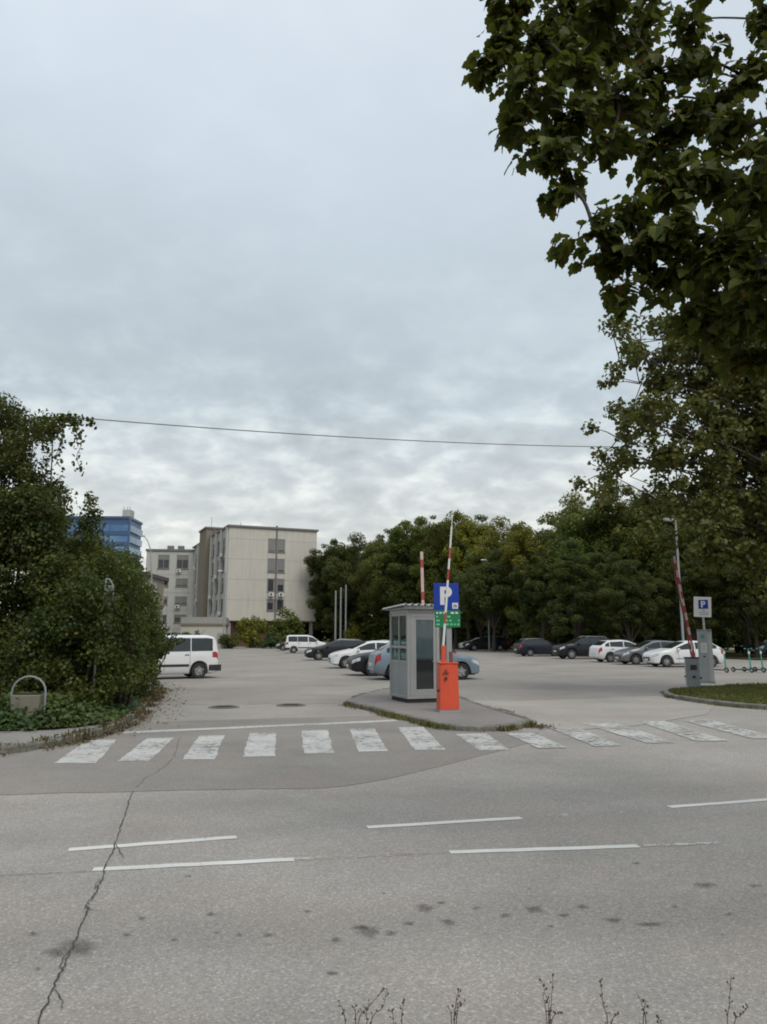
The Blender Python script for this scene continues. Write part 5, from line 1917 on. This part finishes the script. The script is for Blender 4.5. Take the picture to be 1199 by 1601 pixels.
# ------------------------------------------------------------------ the attendant's booth
def booth():
    ang = math.radians(20.5)
    r = thing('parking_booth', 'grey aluminium attendant booth with glazed door on the traffic island', 'booth', (0.61, 19.35, 0.10), ang)
    W, D, H = 1.26, 1.26, 2.26
    MB().bx(0.04, W - 0.04, 0.04, D - 0.04, 0.0, 0.10).build('plinth', M['black'], r)
    MB().bx(0, W, 0, D, 0.10, 0.17).build('floor_frame', M['alu'], r, bevel=0.006)
    for x, y in ((0, 0), (W - 0.08, 0), (0, D - 0.08), (W - 0.08, D - 0.08)):
        MB().bx(x, x + 0.08, y, y + 0.08, 0.17, H).build('corner_post', M['alu'], r, bevel=0.006)
    MB().bx(0, W, 0, D, H, H + 0.10).build('top_frame', M['alu'], r, bevel=0.006)
    # left wall: two lower panels, sliding window pair, upper lights
    def wall(side):
        f = (lambda y0, y1, z0, z1, nm, m_, t0=0.02, t1=0.06, par=None: MB().bx(t0 if side < 0 else W - t1, t1 if side < 0 else W - t0, y0, y1, z0, z1).build(nm, m_, par or r))
        for a, b in ((0.08, D / 2 - 0.006), (D / 2 + 0.006, D - 0.08)):
            f(a, b, 0.17, 0.98, 'panel', M['alupanel'])
            g = f(a + 0.03, b - 0.03, 1.05, 1.36, 'window_pane', M['clear'], 0.035, 0.043)
            g = f(a + 0.03, b - 0.03, 1.43, H - 0.06, 'window_pane', M['clear'], 0.035, 0.043)
        for z0, z1 in ((0.983, 1.05), (1.36, 1.43), (H - 0.06, H - 0.003)):
            f(0.08, D - 0.08, z0, z1, 'rail', M['alu'], 0.012, 0.068)
        for a, b in ((0.083, 0.11), (D / 2 - 0.03, D / 2 + 0.03), (D - 0.11, D - 0.083)):
            f(a, b, 1.053, H - 0.063, 'mullion', M['alu'], 0.016, 0.064)
    wall(-1)
    wall(1)
    # back wall
    MB().bx(0.08, W - 0.08, D - 0.06, D - 0.02, 0.17, 1.0).build('panel', M['alupanel'], r)
    MB().bx(0.08, W - 0.08, D - 0.07, D - 0.012, 1.003, 1.06).build('rail', M['alu'], r)
    MB().bx(0.08, W - 0.08, D - 0.043, D - 0.035, 1.06, H - 0.06).build('window_pane', M['clear'], r)
    MB().bx(W / 2 - 0.03, W / 2 + 0.03, D - 0.07, D - 0.012, 1.063, H - 0.003).build('mullion', M['alu'], r)
    # front: door with frame, narrow side light
    f = Facade(r)
    fr = f.ring('door_frame', 0.083, 0.90, 0.173, H - 0.003, 0.09, 0.0, 0.07, M['alu'])
    d = f.ring('door', 0.178, 0.805, 0.266, H - 0.096, 0.07, 0.012, 0.055, M['alu'])
    f.box('door_pane', 0.25, 0.733, 1.10, H - 0.168, 0.028, 0.036, M['doorglass'], d)
    f.box('lower_pane', 0.25, 0.733, 0.338, 1.06, 0.028, 0.036, M['carglass'], d)
    f.box('mid_rail', 0.25, 0.733, 1.063, 1.097, 0.02, 0.045, M['black'], d)
    hd = MB()
    hd.tube([(0.765, 0.012, 1.03), (0.765, -0.05, 1.03), (0.68, -0.05, 1.03)], 0.011, 6)
    hd.build('handle', M['steel'], d)
    f.box('side_panel', 0.903, W - 0.083, 0.173, 1.0, 0.02, 0.06, M['alupanel'])
    f.box('rail', 0.903, W - 0.083, 1.003, 1.06, 0.012, 0.066, M['alu'])
    f.box('window_pane', 0.903, W - 0.083, 1.063, H - 0.003, 0.03, 0.038, M['clear'])
    # corrugated roof with fascia, falling slightly to the back
    mb = MB()
    nW = 9
    x0, x1, y0, y1 = -0.20, W + 0.14, -0.20, D + 0.2
    P, Q = [], []
    prof = [(0.0, 0.0), (0.28, 0.0), (0.40, 0.045), (0.62, 0.045), (0.74, 0.0)]
    for k in range(nW):
        for u, z in prof:
            x = x0 + (x1 - x0) * (k + u) / nW
            P.append((x, z))
    P.append((x1, 0.0))
    zz = lambda y: H + 0.20 - (y - y0) * 0.045
    rows = [[(x, y, zz(y) + z) for x, z in P] for y in (y0, y1)]
    rows_b = [[(x, y, zz(y) + z - 0.008) for x, z in P] for y in (y1, y0)]
    mb.grid(rows + rows_b + [rows[0]])
    mb.build('roof_sheet', M['roofsheet'], r)
    MB().bx(-0.10, W + 0.08, -0.12, -0.04, H + 0.104, H + 0.19).build('fascia', M['alu'], r)
    MB().bx(-0.10, -0.04, -0.037, D + 0.1, H + 0.104, H + 0.14).build('fascia', M['roofsheet'], r)
    # inside
    dk = MB()
    dk.bx(0.12, 0.55, 0.5, D - 0.10, 0.93, 0.97)
    dk.bx(0.14, 0.18, 0.5, D - 0.10, 0.17, 0.93)
    dk.build('desk', M['blind'], r)
    ch = MB()
    ch.bx(0.66, 1.06, 0.62, 1.02, 0.58, 0.66)
    ch.bx(0.68, 1.04, 1.0, 1.06, 0.66, 1.12)
    ch.tube([(0.86, 0.82, 0.17), (0.86, 0.82, 0.58)], 0.03, 6)
    ch.build('stool', M['black'], r)
    MB().bx(0.85, 1.12, 1.06, 1.16, 0.17, 1.75).build('switch_cabinet', M['alupanel'], r)


booth()


# ------------------------------------------------------------------ barriers
def arm_mesh(r, length, w, d, bands, cols, base, tilt, name='arm', taper=1.0):
    """raised boom split into coloured bands, tilt in degrees towards +x"""
    a = math.radians(tilt)
    dirv = Vector((math.sin(a), 0, math.cos(a)))
    R = Matrix.Rotation(a, 3, 'Y')
    first = None
    for k in range(bands):
        s0, s1 = length * k / bands, length * (k + 1) / bands
        c = Vector(base) + dirv * (s0 + s1) / 2
        f = 1 - (1 - taper) * (k / bands)
        o = MB().box(c, (w * f, d * f, s1 - s0), rot=R).build(name if first is None else 'band', M[cols[k % len(cols)]], first or r, bevel=0.004)
        first = first or o
    return first, Vector(base) + dirv * length


def orange_barrier():
    p = (1.45, 17.28)
    r = thing('barrier_gate', 'orange barrier cabinet with raised slim arm at the island front', 'barrier', (p[0], p[1], 0.10), math.radians(10))
    # body tapers slightly towards the top; folded crease down the front
    w0, w1, d0, h = 0.225, 0.205, 0.17, 1.06
    b = MB()
    fr = [(-w0, -d0), (0.0, -d0 - 0.022), (w0, -d0), (w0, d0), (-w0, d0)]
    top = [(x * w1 / w0, y * 0.95) for x, y in fr]
    n = len(fr)
    b.add([(x, y, 0.05) for x, y in fr] + [(x, y, h) for x, y in top], [tuple(range(n))[::-1], tuple(range(n, 2 * n))] + [(i, (i + 1) % n, n + (i + 1) % n, n + i) for i in range(n)])
    b.build('cabinet', M['orange'], r, bevel=0.008)
    MB().bx(-0.24, 0.24, -0.2, 0.18, 0.0, 0.05).build('base_plate', M['greypole'], r)
    MB().bx(-0.215, 0.215, -0.19, 0.165, h + 0.003, h + 0.03).build('lid', M['orange'], r, bevel=0.006)
    # arm bracket and counterweight stub
    MB().box((-0.10, -0.05, h + 0.20), (0.10, 0.10, 0.42)).build('arm_bracket', M['orange'], r, bevel=0.012)
    MB().box((0.085, -0.02, h + 0.14), (0.07, 0.09, 0.26)).build('counterweight', M['redwall'], r, bevel=0.008)
    MB().lathe([(0, 0), (0.035, 0), (0.035, 0.02), (0, 0.02)], (-0.09, -0.215, h - 0.32), 'Y', 12).build('lock', M['black'], r)
    MB().box((-0.09, -0.20, h - 0.20), (0.13, 0.012, 0.03)).build('emblem_bar', M['binbrown'], r)
    MB().add([(-0.125, -0.207, h - 0.17), (-0.055, -0.207, h - 0.17), (-0.09, -0.207, h - 0.10)], [(0, 1, 2)]).build('emblem', M['binbrown'], r)
    MB().box((-0.225, -0.05, 0.47), (0.05, 0.05, 0.05)).build('cable_boss', M['black'], r, bevel=0.008)
    arm, tip = arm_mesh(r, 2.75, 0.05, 0.035, 11, ['white', 'white', 'palered', 'white', 'white', 'white', 'red', 'white', 'palered', 'white', 'white'], (-0.105, -0.06, h + 0.40), 5.0, taper=0.75)
    MB().tube([tip, tip + Vector((0.035, 0, 0.40))], 0.010, 5).build('tip_rod', M['white'], arm)


orange_barrier()


def rear_barrier():
    r = thing('barrier_gate', 'barrier behind the booth showing its raised red and white arm', 'barrier', (1.28, 23.9, 0.10), math.radians(190))
    MB().bx(-0.2, 0.2, -0.17, 0.17, 0.0, 1.05).build('cabinet', M['orange'], r, bevel=0.015)
    MB().bx(-0.22, 0.22, -0.19, 0.19, 1.053, 1.09).build('lid', M['orange'], r, bevel=0.006)
    MB().box((0, 0.0, 1.18), (0.12, 0.12, 0.18)).build('arm_bracket', M['orange'], r, bevel=0.01)
    arm_mesh(r, 3.1, 0.09, 0.05, 12, ['pink', 'pink', 'palered', 'pink', 'pink', 'pink', 'palered', 'pink'], (0, 0, 1.25), 1.0)


rear_barrier()


def right_barrier():
    r = thing('barrier_gate', 'grey barrier cabinet with faded red arm at the right verge', 'barrier', (10.15, 25.0, 0.10), math.radians(-16))
    MB().bx(-0.20, 0.20, -0.18, 0.18, 0.0, 0.95).build('cabinet', M['cabinetdark'], r, bevel=0.012)
    MB().bx(-0.215, -0.203, -0.17, 0.17, 0.02, 0.93).build('side_cover', M['cabinet'], r)
    MB().bx(-0.23, 0.22, -0.2, 0.2, 0.953, 0.985).build('lid', M['black'], r, bevel=0.006)
    MB().box((0.02, -0.19, 0.66), (0.20, 0.02, 0.16)).build('recess', M['black'], r)
    MB().lathe([(0, 0), (0.045, 0), (0.045, 0.05), (0, 0.05)], (0.02, -0.24, 0.36), 'Y', 10).build('lock', M['black'], r)
    MB().box((-0.235, 0, 0.36), (0.05, 0.06, 0.05)).build('boss', M['black'], r)
    MB().box((0.235, 0, 0.32), (0.06, 0.08, 0.08)).build('boss', M['black'], r)
    MB().box((0.04, -0.1, 1.06), (0.12, 0.12, 0.16)).build('arm_bracket', M['palered'], r, bevel=0.01)
    arm_mesh(r, 3.35, 0.07, 0.04, 14, ['palered', 'pink'], (0.07, -0.10, 1.0), -7.2)
    arm_mesh(r, 3.33, 0.05, 0.04, 10, ['redwall', 'palered', 'redwall'], (0.0, -0.02, 1.0), -7.2, 'rear_arm')


right_barrier()


def glyph_P(r, cx_, zc, h, y, mat, name='letter'):
    """solid letter P facing -y"""
    w = h * 0.24
    W_ = h * 0.66
    o = [(-W_ / 2, -h / 2), (-W_ / 2 + w, -h / 2), (-W_ / 2 + w, -h * 0.08)]
    R = h * 0.29
    cxx = W_ / 2 - R
    zc2 = h / 2 - R
    arc = [(cxx + R * math.cos(a), zc2 + R * math.sin(a)) for a in [(-PI / 2 + PI * k / 10) for k in range(11)]]
    outer = o + [(cxx, -h * 0.08)] + arc + [(cxx, h / 2), (-W_ / 2, h / 2)]
    ri = R - w * 0.82
    inner = [(-W_ / 2 + w, zc2 + ri)] + [(cxx + ri * math.cos(a), zc2 + ri * math.sin(a)) for a in [(PI / 2 - PI * k / 8) for k in range(9)]] + [(-W_ / 2 + w, zc2 - ri)]
    bm = bmesh.new()
    me = bpy.data.meshes.new(name)
    # stem and bowl strips
    mb = MB()
    mb.bx(cx_ - W_ / 2, cx_ - W_ / 2 + w, y - 0.003, y, zc - h / 2, zc + h / 2)
    A = [(-W_ / 2 + w + 0.0005, h / 2)] + [(cxx + R * math.cos(a), zc2 + R * math.sin(a)) for a in [(PI / 2 - PI * k / 12) for k in range(13)]] + [(-W_ / 2 + w + 0.0005, zc2 - R)]
    B = [(-W_ / 2 + w + 0.0005, zc2 + ri)] + [(cxx + ri * math.cos(a), zc2 + ri * math.sin(a)) for a in [(PI / 2 - PI * k / 12) for k in range(13)]] + [(-W_ / 2 + w + 0.0005, zc2 - ri)]
    rows = [[(cx_ + x, yy, zc + z) for x, z in S_] for S_, yy in ((A, y - 0.003), (B, y - 0.003), (B, y), (A, y), (A, y - 0.003))]
    mb.grid(rows)
    bm.free()
    bpy.data.meshes.remove(me)
    return mb.build(name, mat, r)


def booth_sign():
    x, y = 1.585, 18.3
    r = thing('parking_sign', 'blue parking P sign over a green board beside the booth', 'sign', (x, y, 0.10), math.radians(4))
    MB().bx(-0.065, 0.065, -0.02, 0.06, 0, 2.92).build('post', M['greypole'], r, bevel=0.01)
    b = MB().bx(-0.37, 0.25, -0.05, -0.024, 2.30, 2.95).build('blue_panel', M['blue'], r, bevel=0.006)
    glyph_P(b, -0.065, 2.645, 0.44, -0.051, M['white'])
    k = MB().bx(0.085, 0.225, -0.053, -0.0505, 2.335, 2.475).build('white_plate', M['white'], b)
    # tiny pictogram on the white plate: a car front
    c = MB()
    c.bx(0.105, 0.205, -0.056, -0.0535, 2.365, 2.405)
    c.bx(0.12, 0.19, -0.056, -0.0535, 2.408, 2.44)
    c.build('pictogram', M['cabinetdark'], b)
    g = MB().bx(-0.34, 0.28, -0.048, -0.022, 1.885, 2.296).build('green_panel', M['green'], r, bevel=0.004)
    rs = random.Random(4)
    for row in range(4):
        z = 2.235 - row * 0.092
        xx = -0.31
        while xx < 0.22:
            w = rs.uniform(0.03, 0.09)
            if rs.random() < 0.62:
                MB().bx(xx, min(xx + w, 0.255), -0.0505, -0.0485, z - 0.024, z + 0.018).build('print', M['greenpale'] if row else M['white'], g)
            xx += w + 0.035
    MB().bx(0.29, 0.33, -0.05, -0.03, 2.22, 2.26).build('corner_clip', M['drygrass'], r)


booth_sign()


def ticket_machine():
    r = thing('ticket_machine', 'tall grey ticket machine column behind the right barrier', 'ticket machine', (11.62, 27.35, 0.10), math.radians(-20))
    b = MB()
    b.prism([(-0.24, -0.17), (0.10, -0.17), (0.24, -0.05), (0.24, 0.17), (-0.24, 0.17)], 0.06, 1.86)
    b.build('cabinet', M['cabinet'], r, bevel=0.012)
    MB().bx(-0.26, 0.26, -0.19, 0.19, 0, 0.06).build('plinth', M['greypole'], r)
    MB().bx(-0.25, 0.25, -0.18, 0.18, 1.863, 1.90).build('lid', M['cabinetdark'], r, bevel=0.008)
    MB().bx(-0.14, -0.01, -0.177, -0.171, 1.58, 1.72).build('screen', M['teal'], r)
    n = MB().bx(-0.16, 0.05, -0.177, -0.171, 1.08, 1.42).build('notice', M['white'], r)
    for k in range(4):
        MB().bx(-0.13, 0.02 - 0.02 * (k % 2), -0.180, -0.1775, 1.34 - k * 0.06, 1.355 - k * 0.06).build('print_line', M['cabinetdark'], n)
    MB().bx(-0.09, -0.02, -0.178, -0.171, 0.92, 0.97).build('slot', M['black'], r)


ticket_machine()


def right_sign():
    p = at(1101, 990, 27.9)
    r = thing('parking_sign', 'white board with small blue P on a pole above the ticket machine', 'sign', (p.x, 27.9, 0.1), math.radians(-18))
    MB().tube([(0.02, 0.03, 0), (0.0, 0.03, 3.1)], 0.035, 8).build('pole', M['steel'], r, 40)
    R = Matrix.Rotation(math.radians(3), 3, 'Y')
    b = MB().box((0, 0, 2.73), (0.60, 0.03, 0.74), rot=R).build('board', M['white'], r, bevel=0.006)
    q = MB().box((0.03, -0.018, 2.83), (0.33, 0.006, 0.33)).build('blue_square', M['blue'], b)
    glyph_P(q, 0.03, 2.83, 0.24, -0.0215, M['white'])
    for k, (w, m_) in enumerate(((0.10, 'cabinetdark'), (0.34, 'cabinet'), (0.30, 'cabinet'))):
        MB().box((0.03, -0.018, 2.60 - k * 0.07), (w, 0.005, 0.03)).build('print_line', M[m_], b)


right_sign()


# ------------------------------------------------------------------ poles, lamps, cable
def street_lamp():
    Y = 50.0
    p = at(1068, 1000, Y)
    r = thing('street_lamp', 'tall grey street lamp with two heads behind the parked cars', 'street lamp', (p.x, Y, 0.05), math.radians(10))
    top = 9.55
    MB().tube([(0, 0, 0), (0, 0, 1.2), (0, 0, 1.21), (0, 0, top)], [0.10, 0.10, 0.085, 0.055], 10).build('pole', M['greypole'], r, 40)
    MB().tube([(-0.35, 0, top - 0.05), (0, 0, top), (0.38, 0, top + 0.18)], 0.03, 6).build('crossarm', M['greypole'], r, 40)
    for x, z, a in ((-0.55, top - 0.08, 6), (0.55, top + 0.24, -12)):
        h = MB().box((x, 0, z), (0.62, 0.26, 0.12), rot=Matrix.Rotation(math.radians(a), 3, 'Y')).build('lamp_head', M['cabinet'], r, bevel=0.03)
        MB().box((x, 0, z - 0.065), (0.46, 0.18, 0.03), rot=Matrix.Rotation(math.radians(a), 3, 'Y')).build('diffuser', M['white'], h)


street_lamp()


def simple_lamp(label, px, ytop, Y, arm, headw, name='street_lamp', cat='street lamp'):
    p = at(px, ytop, Y)
    r = thing(name, label, cat, (p.x, Y, 0.03))
    MB().tube([(0, 0, 0), (0, 0, p.z - 0.2), (arm * 0.3, 0, p.z), (arm, 0, p.z + 0.02)], [0.10, 0.07, 0.05, 0.04], 8).build('pole', M['greypole'], r, 40)
    MB().box((arm * 1.15, 0, p.z), (headw, 0.3, 0.16)).build('lamp_head', M['white'], r, bevel=0.04)


simple_lamp('thin street lamp with small white head in front of the far trees', 762, 876, 86, -0.35, 0.7)
simple_lamp('grey lamp pole with short arm in front of the big block', 353, 893, 101, -0.7, 0.5)
# curved lamp by the glass tower
p0 = at(237, 990, 74)
r = thing('street_lamp', 'slender curved street lamp between the glass tower and pale block', 'street lamp', (p0.x, 74, 0.03))
tops = [at(237, 900, 74), at(235, 858, 74), at(231, 846, 74), at(225, 838, 74)]
MB().tube([(0, 0, 0)] + [q - Vector((p0.x, 74, 0.03)) for q in tops], [0.10, 0.07, 0.055, 0.045, 0.04], 8).build('pole', M['greypole'], r, 40)
q = tops[-1] - Vector((p0.x, 74, 0.03))
MB().box((q.x - 0.2, 0, q.z), (0.55, 0.22, 0.12)).build('lamp_head', M['cabinet'], r, bevel=0.03)
for px, yt, lab in ((525, 926, 'leftmost of the three bare flagpoles before the trees'), (533, 921, 'middle one of the three bare flagpoles before the trees'), (541, 917, 'rightmost of the three bare flagpoles before the trees')):
    p = at(px, yt, 112)
    r = thing('flagpole', lab, 'flagpole', (p.x, 112, 0.05), 0, 'flagpoles before the trees')
    MB().tube([(0, 0, 0), (0, 0, p.z)], [0.15, 0.11], 8).build('pole', M['steel'], r, 40)
    MB().lathe([(0, -0.10), (0.13, -0.05), (0.15, 0.05), (0.0, 0.16)], (0, 0, p.z + 0.05), 'Z', 8).build('finial', M['steel'], r)
    MB().bx(-0.3, 0.3, -0.3, 0.3, 0, 0.3).build('footing', M['kerb'], r)

pa, pb = at(84, 650, 17.4), at(985, 699, 27.0)
cb = []
for i in range(33):
    t_ = i / 32
    p = pa.lerp(pb, t_)
    p.z -= 4 * 0.17 * t_ * (1 - t_)
    cb.append(p - pa)
o = MB().tube(cb, 0.013, 5).build('overhead_cable', M['cable'])
o.location = pa
tag(o, 'thin dark cable spanning the sky from the vine tree to the right', 'cable')

# sign seen from behind, swallowed by the hedge
p = at(146, 1085, 16.7)
r = thing('hidden_sign', 'grey sign on a thin pole half swallowed by the hedge', 'sign', (p.x, 16.7, 0.1), math.radians(8))
MB().tube([(0, 0, 0), (0.0, 0, 1.75), (0.10, 0, 2.2), (0.12, 0, 2.95)], [0.024, 0.024, 0.022, 0.02], 8).build('pole', M['greypole'], r, 40)
MB().prism([(0.13, -0.012), (0.30, -0.012), (0.30, 0.012), (0.13, 0.012)], 1.78, 2.80).build('panel', M['cabinetdark'], r, bevel=0.004)
MB().tube([(0.13, 0, 2.95), (0.2, 0, 2.93), (0.28, 0, 2.80), (0.29, 0, 2.6)], 0.016, 6).build('bent_rim', M['greypole'], r, 40)

# litter bin with tube arch
p = at(42, 1120, 16.9)
r = thing('litter_bin', 'olive grey litter bin hung in a steel tube arch', 'litter bin', (at(42, 1120, 14.6).x, 14.6, 0.1), math.radians(6))
s = 15.6 / 17.25
P = [(-0.31, 0, -0.1), (-0.31, 0, 0.62)] + [(-0.31 * math.cos(a), 0, 0.62 + 0.30 * math.sin(a)) for a in [PI * k / 10 for k in range(1, 10)]] + [(0.31, 0, 0.62), (0.31, 0, -0.1)]
MB().tube(P, 0.019, 8).build('tube_arch', M['cabinetdark'], r, 40)
b = MB().bx(-0.27, 0.25, -0.14, 0.16, 0.05, 0.58).build('bin_box', M['binpanel'], r, bevel=0.012)
MB().bx(-0.24, 0.22, -0.11, 0.13, 0.583, 0.60).build('opening', M['black'], b)
MB().bx(-0.25, 0.23, -0.12, 0.14, 0.02, 0.048).build('bottom_rim', M['binbrown'], b)
for x in (-0.29, 0.28):
    MB().box((x, 0, 0.35), (0.04, 0.05, 0.06)).build('hinge', M['steel'], r)


# scooters
def scooter(label, px, Y, rz, lean=0.0):
    p = at(px, 1052, Y)
    r = thing('electric_scooter', label, 'scooter', (p.x, Y, 0.012), rz, 'electric scooters by the verge')
    MB().bx(-0.42, 0.34, -0.075, 0.075, 0.10, 0.15).build('deck', M['black'], r, bevel=0.015)
    MB().bx(-0.38, 0.28, -0.06, 0.06, 0.153, 0.158).build('deck_mat', M['teal'], r)
    MB().tube([(0.36, 0, 0.12), (0.46, 0, 0.28), (0.40, 0, 1.12)], [0.035, 0.035, 0.026], 8).build('stem', M['teal'], r, 40)
    MB().tube([(0.38, -0.26, 1.14), (0.40, -0.1, 1.13), (0.40, 0.1, 1.13), (0.38, 0.26, 1.14)], 0.016, 6).build('handlebar', M['black'], r, 40)
    for y in (-0.23, 0.23):
        MB().tube([(0.382, y - 0.05, 1.14), (0.382, y + 0.05, 1.14)], 0.022, 6).build('grip', M['teal'], r)
    for x in (0.50, -0.50):
        w = MB().lathe([(0.07, -0.03), (0.11, -0.032), (0.125, 0), (0.11, 0.032), (0.07, 0.03)], (x, 0, 0.125), 'Y', 16).build('wheel', M['rubber'], r, 40)
        MB().lathe([(0, -0.02), (0.07, -0.025), (0.07, 0.025), (0, 0.02)], (x, 0, 0.125), 'Y', 12).build('hub', M['steel'], w)
    MB().bx(-0.60, -0.38, -0.05, 0.05, 0.255, 0.27).build('mudguard', M['white'], r)
    MB().box((0.42, 0, 0.95), (0.05, 0.09, 0.12)).build('headlight', M['white'], r)


scooter('turquoise electric scooter standing alone right of the ticket machine', 1122, 37.0, math.radians(-60))
scooter('turquoise electric scooter, leftmost of the three by the right edge', 1161, 37.0, math.radians(-62))
scooter('turquoise electric scooter, middle of the three by the right edge', 1179, 37.2, math.radians(-58))
scooter('turquoise electric scooter, nearest to the right edge', 1196, 37.1, math.radians(-60))


# ------------------------------------------------------------------ dry weeds on the near verge
def weed(label, stalks, Y):
    """stalks: list of pixel polylines in the plane at distance Y"""
    base = at(stalks[0][0][0], 1640, Y)
    b = Vector((base.x, Y, 0.05))
    r = thing('dry_weed', label, 'weed', b, 0, 'dry weeds poking up from the near verge')
    mb, bud = MB(), MB()
    rs = random.Random(int(stalks[0][0][0]))
    for st in stalks:
        pts = [Vector((at(st[0][0] + rs.uniform(-6, 6), 1640, Y).x, Y, 0.03)) - b]
        pts += [at(px, py, Y + rs.uniform(-.05, .05)) - b for px, py in st]
        W_ = wave(pts, 5)
        mb.tube(W_, [0.0026 * (1 - 0.72 * i / (len(W_) - 1)) for i in range(len(W_))], 4)
        for i in range(4, len(W_)):
            if rs.random() < 0.75:
                o = Vector((rs.uniform(-1, 1), rs.uniform(-1, 1), rs.uniform(0.2, 1))) * 0.012
                q = W_[i] + o
                mb.tube([W_[i], q], [0.0016, 0.001], 3)
                k = rs.uniform(0.003, 0.0062)
                bud.lathe([(0.0, -k), (k * 0.8, -k * 0.3), (k * 0.7, k * 0.6), (0.0, k * 1.4)], q, 'Z', 5)
    mb.build('stalk', M['twig'], r)
    stuff(bud.build('seed_heads', M['twig'], r))


weed('branching dry weed, leftmost clump at the bottom edge', [[(540, 1600), (530, 1565)], [(556, 1598), (553, 1575)], [(560, 1600), (580, 1570), (601, 1546)], [(580, 1600), (598, 1575), (604, 1550)], [(574, 1605), (572, 1580)]], 3.25)
weed('short dry weed just right of the leftmost clump', [[(628, 1600), (632, 1566)], [(615, 1604), (612, 1580)]], 3.2)
weed('thin forked dry weed left of the tall pair', [[(710, 1600), (712, 1575), (716, 1548)], [(706, 1600), (702, 1578)], [(714, 1590), (724, 1570)]], 3.15)
weed('tall paired dry weed stalks near the bottom centre', [[(858, 1600), (857, 1570), (847, 1536)], [(860, 1600), (862, 1565), (865, 1524)], [(855, 1600), (850, 1560)], [(862, 1600), (880, 1585)]], 3.2)
weed('curving dry weed stalk right of the tall pair', [[(950, 1600), (943, 1570), (939, 1533)], [(955, 1605), (968, 1585)]], 3.25)
weed('dry weed with a hooked top, right of the curving stalk', [[(1010, 1600), (1005, 1575), (998, 1556)], [(1006, 1585), (1012, 1565)], [(1035, 1608), (1028, 1592)]], 3.3)
weed('tall single dry weed near the bottom right corner', [[(1137, 1600), (1140, 1570), (1143, 1524)], [(1148, 1603), (1158, 1588), (1170, 1574)]], 3.3)
